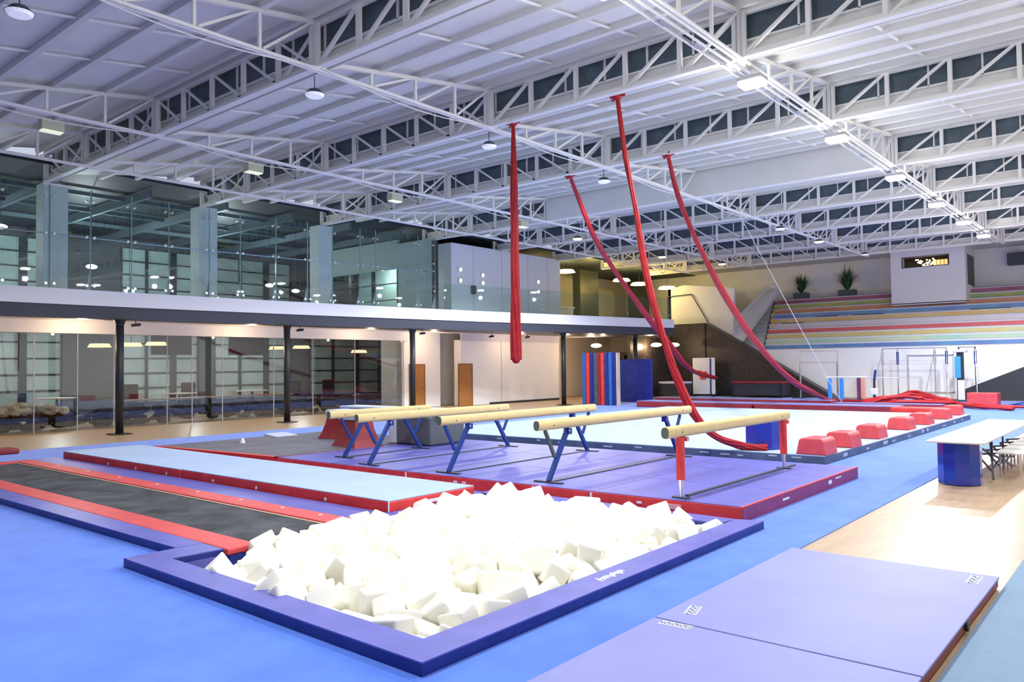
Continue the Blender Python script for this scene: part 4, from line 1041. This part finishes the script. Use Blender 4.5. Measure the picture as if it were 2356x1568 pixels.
# ------------------------------------------------------------------ silks
def bez(p, n=28):
    # Catmull-Rom through points
    P = [Vector(q) for q in p]; P = [P[0]*2-P[1]]+P+[P[-1]*2-P[-2]]
    out = []
    for i in range(1, len(P)-2):
        for k in range(n):
            s = k/n; a, b, c_, d = P[i-1:i+3]
            out.append(.5*((2*b)+(-a+c_)*s+(2*a-5*b+4*c_-d)*s*s+(-a+3*b-3*c_+d)*s**3))
    out.append(P[-2]); return out
def ribprof(r, n=28, lobes=7, amp=.22, flat=.75):
    return [(r*(1+amp*math.cos(lobes*2*PI*q/n))*math.cos(2*PI*q/n), r*flat*(1+amp*math.cos(lobes*2*PI*q/n))*math.sin(2*PI*q/n)) for q in range(n)]
def silk(nm, pts, r0, r1, extra=None, knot=True):
    t = thing('aerial_silk', nm, 'aerial silk', pts[0], 'red aerial silks')
    path = bez(pts); n = len(path)
    sc = [r0+(r1-r0)*min(1, (i/n)*1.6) for i in range(n)]
    tw = [.6*math.sin(i*.09) for i in range(n)]
    MB().sweep(path, ribprof(1.0), scales=sc, twist=tw).build('fabric', SILK, t, True)
    if pts[-1][2] > 2: MB().ball(path[-1], r1*.95, (1, .75, .8), 16, 10).build('gathered_end', SILK, t, True)
    p = Vector(pts[0])
    if knot:
        mb = MB().ball(p, .085, (1.2, 1.2, 1), 10, 8)
        for a in range(5):
            an = a*1.3; mb.bar(p, p+Vector((.2*math.cos(an), .12*math.sin(an), .06*math.sin(a*2))), .05, .04)
        mb.build('knot', SILK, t, True)
    return t
silk('straight hanging red silk ending above the floor, leftmost of the four', [(-12.3, 14.8, 8.12), (-12.3, 14.8, 6.5), (-12.3, 14.8, 4.5), (-12.3, 14.8, 2.24)], .038, .12)
silk('longest red silk curving down behind the nearest beam onto the exercise floor', [(-9.28, 14.83, 8.1), (-9.16, 14.91, 6.84), (-8.98, 15.03, 5.56), (-8.82, 15.14, 4.19), (-8.6, 15.29, 3.03), (-8.34, 15.47, 1.97), (-8.05, 15.67, 1.11), (-7.67, 15.93, 0.55), (-7.22, 16.42, 0.28), (-6.75, 16.66, 0.245)], .042, .085)
silk('red silk slanting right and crossing behind the longest silk towards the white panel', [(-14.39, 20.1, 8.1), (-15.05, 22.49, 6.44), (-16.02, 26.0, 5.1), (-17.69, 32.02, 3.23), (-19.2, 37.47, 1.78), (-21.2, 44.6, 1.2)], .05, .13)
silk('red silk sweeping right down to the loose fabric on the far floor', [(-10.85, 20.01, 8.1), (-10.94, 20.75, 7.06), (-11.17, 22.55, 5.73), (-11.55, 25.54, 4.13), (-12.02, 29.23, 2.67), (-12.62, 33.93, 1.35), (-13.15, 38.17, 0.62), (-13.6, 41.5, 0.15)], .045, .125)
t = thing('loose_fabric', 'loose red silk fabric trailing in heaps across the far floor', 'fabric', (-10, 40, 0))
mb = MB()
rr = random.Random(4)
for pts, r_ in ([[(-13.6, 41.5, .12), (-12.5, 41.6, .1), (-11.3, 41.0, .12), (-10.3, 40.0, .2), (-9.3, 38.8, .18)], .12], [[(-11.2, 39.2, .12), (-10.4, 39.6, .35), (-9.6, 40.6, .4), (-8.7, 41.2, .22), (-7.6, 41.0, .12)], .16],
               [[(-10.9, 40.2, .15), (-9.9, 42, .45), (-9.0, 42.0, .35), (-7.4, 40.2, .15), (-6.2, 38.2, .12), (-4.9, 37.6, .1)], .13], [[(-10.5, 38.6, .1), (-9.4, 38.6, .25), (-8.4, 39.6, .2), (-7.4, 40.6, .15)], .15],
               [[(-10.9, 43.0, .15), (-10.0, 43.8, .5), (-8.8, 42.6, .3), (-7.9, 41.6, .2)], .15], [[(-7.6, 40.6, .12), (-6.4, 39.2, .14), (-5.0, 38.8, .12), (-4.1, 39.2, .1)], .11]):
    pt = bez(pts, 10)
    mb.sweep(pt, ribprof(1.0, 24, 6, .2, .55), scales=[r_*(1+.15*math.sin(i*.8)) for i in range(len(pt))])
mb.build('fabric_folds', SILK, t, True)

# ------------------------------------------------------------------ front landing mats with printed labels
def label_patch(t, cx, cy, L_, W_, rz, n=7, z=.101):
    mb = MB(); r = random.Random(int(cx*100))
    cs, sn = math.cos(rz), math.sin(rz)
    def q(u0, v0, u1, v1):
        pts = [(cx+u*cs-v*sn, cy+u*sn+v*cs, z) for u, v in ((u0, v0), (u1, v0), (u1, v1), (u0, v1))]
        mb.prism(pts, (0, 0, .0012))
    q(-L_/2, -W_/2, L_/2, -W_/2+.012); q(-L_/2, W_/2-.012, L_/2, W_/2)
    for i in range(n):
        u = -L_/2+L_*(i+.1)/n; wd = L_/n*.38
        q(u, -W_/2+.02, u+wd, W_/2-.02)
        if i % 2: q(u, -.008, u+wd*2, .008)
        else: q(u, W_/2-.04, u+wd*2.1, W_/2-.022)
    return mb.build('printed_label', PATCH, t)
def fmat(y0, y1, nm):
    t = thing('landing_mat', nm, 'mat', (-2.2, (y0+y1)/2, 0), 'front landing mats')
    MB().box((-3.17, y0+.004, 0), (-1.26, y1-.004, .09), .012).build('side_cover', mat('brick red vinyl', (.30, .045, .025), .5), t)
    MB().box((-3.175, y0+.003, .078), (-1.25, y1-.003, .10), .008).build('top_cover', PURPL, t)
    return t
a = fmat(5.5, 8.45, 'lilac landing mat with red side and white labels, upper of the two in front')
label_patch(a, -3.01, 5.83, .24, .10, PI/2+.25); label_patch(a, -1.41, 8.2, .30, .10, PI/2)
MB().tube((-1.255, 6.9, .05), (-1.235, 6.9, .05), .04).build('carry_handle', BLACK, a)
b = fmat(2.3, 5.49, 'lilac landing mat cut off by the bottom edge, with one white label')
label_patch(b, -2.95, 5.42, .26, .09, .08, 8)

# ------------------------------------------------------------------ bench table
t = thing('cafeteria_table', 'long white topped table on a navy octagonal drum at the right edge', 'table', (-2.75, 15, 0))
MB().box((-3.17, 14.62, .735), (-2.31, 20.6, .755), .004).build('tabletop', TABLE, t)
MB().box((-3.165, 14.625, .722), (-2.315, 20.595, .735)).build('tabletop_edge', EDGE, t)
MB().tube((-2.78, 15.2, 0.0), (-2.78, 15.2, .70), .335, seg=10).build('drum_support', NAVYG, t)
MB().tube((-2.78, 15.2, .70), (-2.78, 15.2, .722), .30, seg=10).build('support_cap', WHITE, t)
for y in (16.3, 17.15, 18.0, 18.85, 19.7):
    st = MB().box((-2.42, y, .42), (-1.98, y+.62, .455), .015).build('seat', TABLE, t)
    for x in (-2.36, -2.05):
        MB().bar((x, y+.08, 0), (x, y+.08, .42), .025).build('leg', CHROME, st)
        MB().bar((x, y+.55, 0), (x+.0, y+.55, .42), .025).build('leg', CHROME, st)
    MB().bar((-2.42, y+.3, .40), (-2.75, y+.3, .36), .03).bar((-2.75, y+.3, .36), (-2.5, y+.1, .1), .025).bar((-2.5, y+.1, .1), (-2.35, y+.5, .4), .02).build('folding_brace', DGREY, st)
MB().bar((-2.35, 15.6, .05), (-2.6, 17, .6), .03).bar((-2.6, 15.7, .6), (-2.3, 17.4, .1), .03).bar((-2.45, 16.2, 0), (-2.45, 16.2, .70), .03).bar((-2.45, 17.4, 0), (-2.45, 17.4, .70), .03).build('folding_frame', DGREY, t)
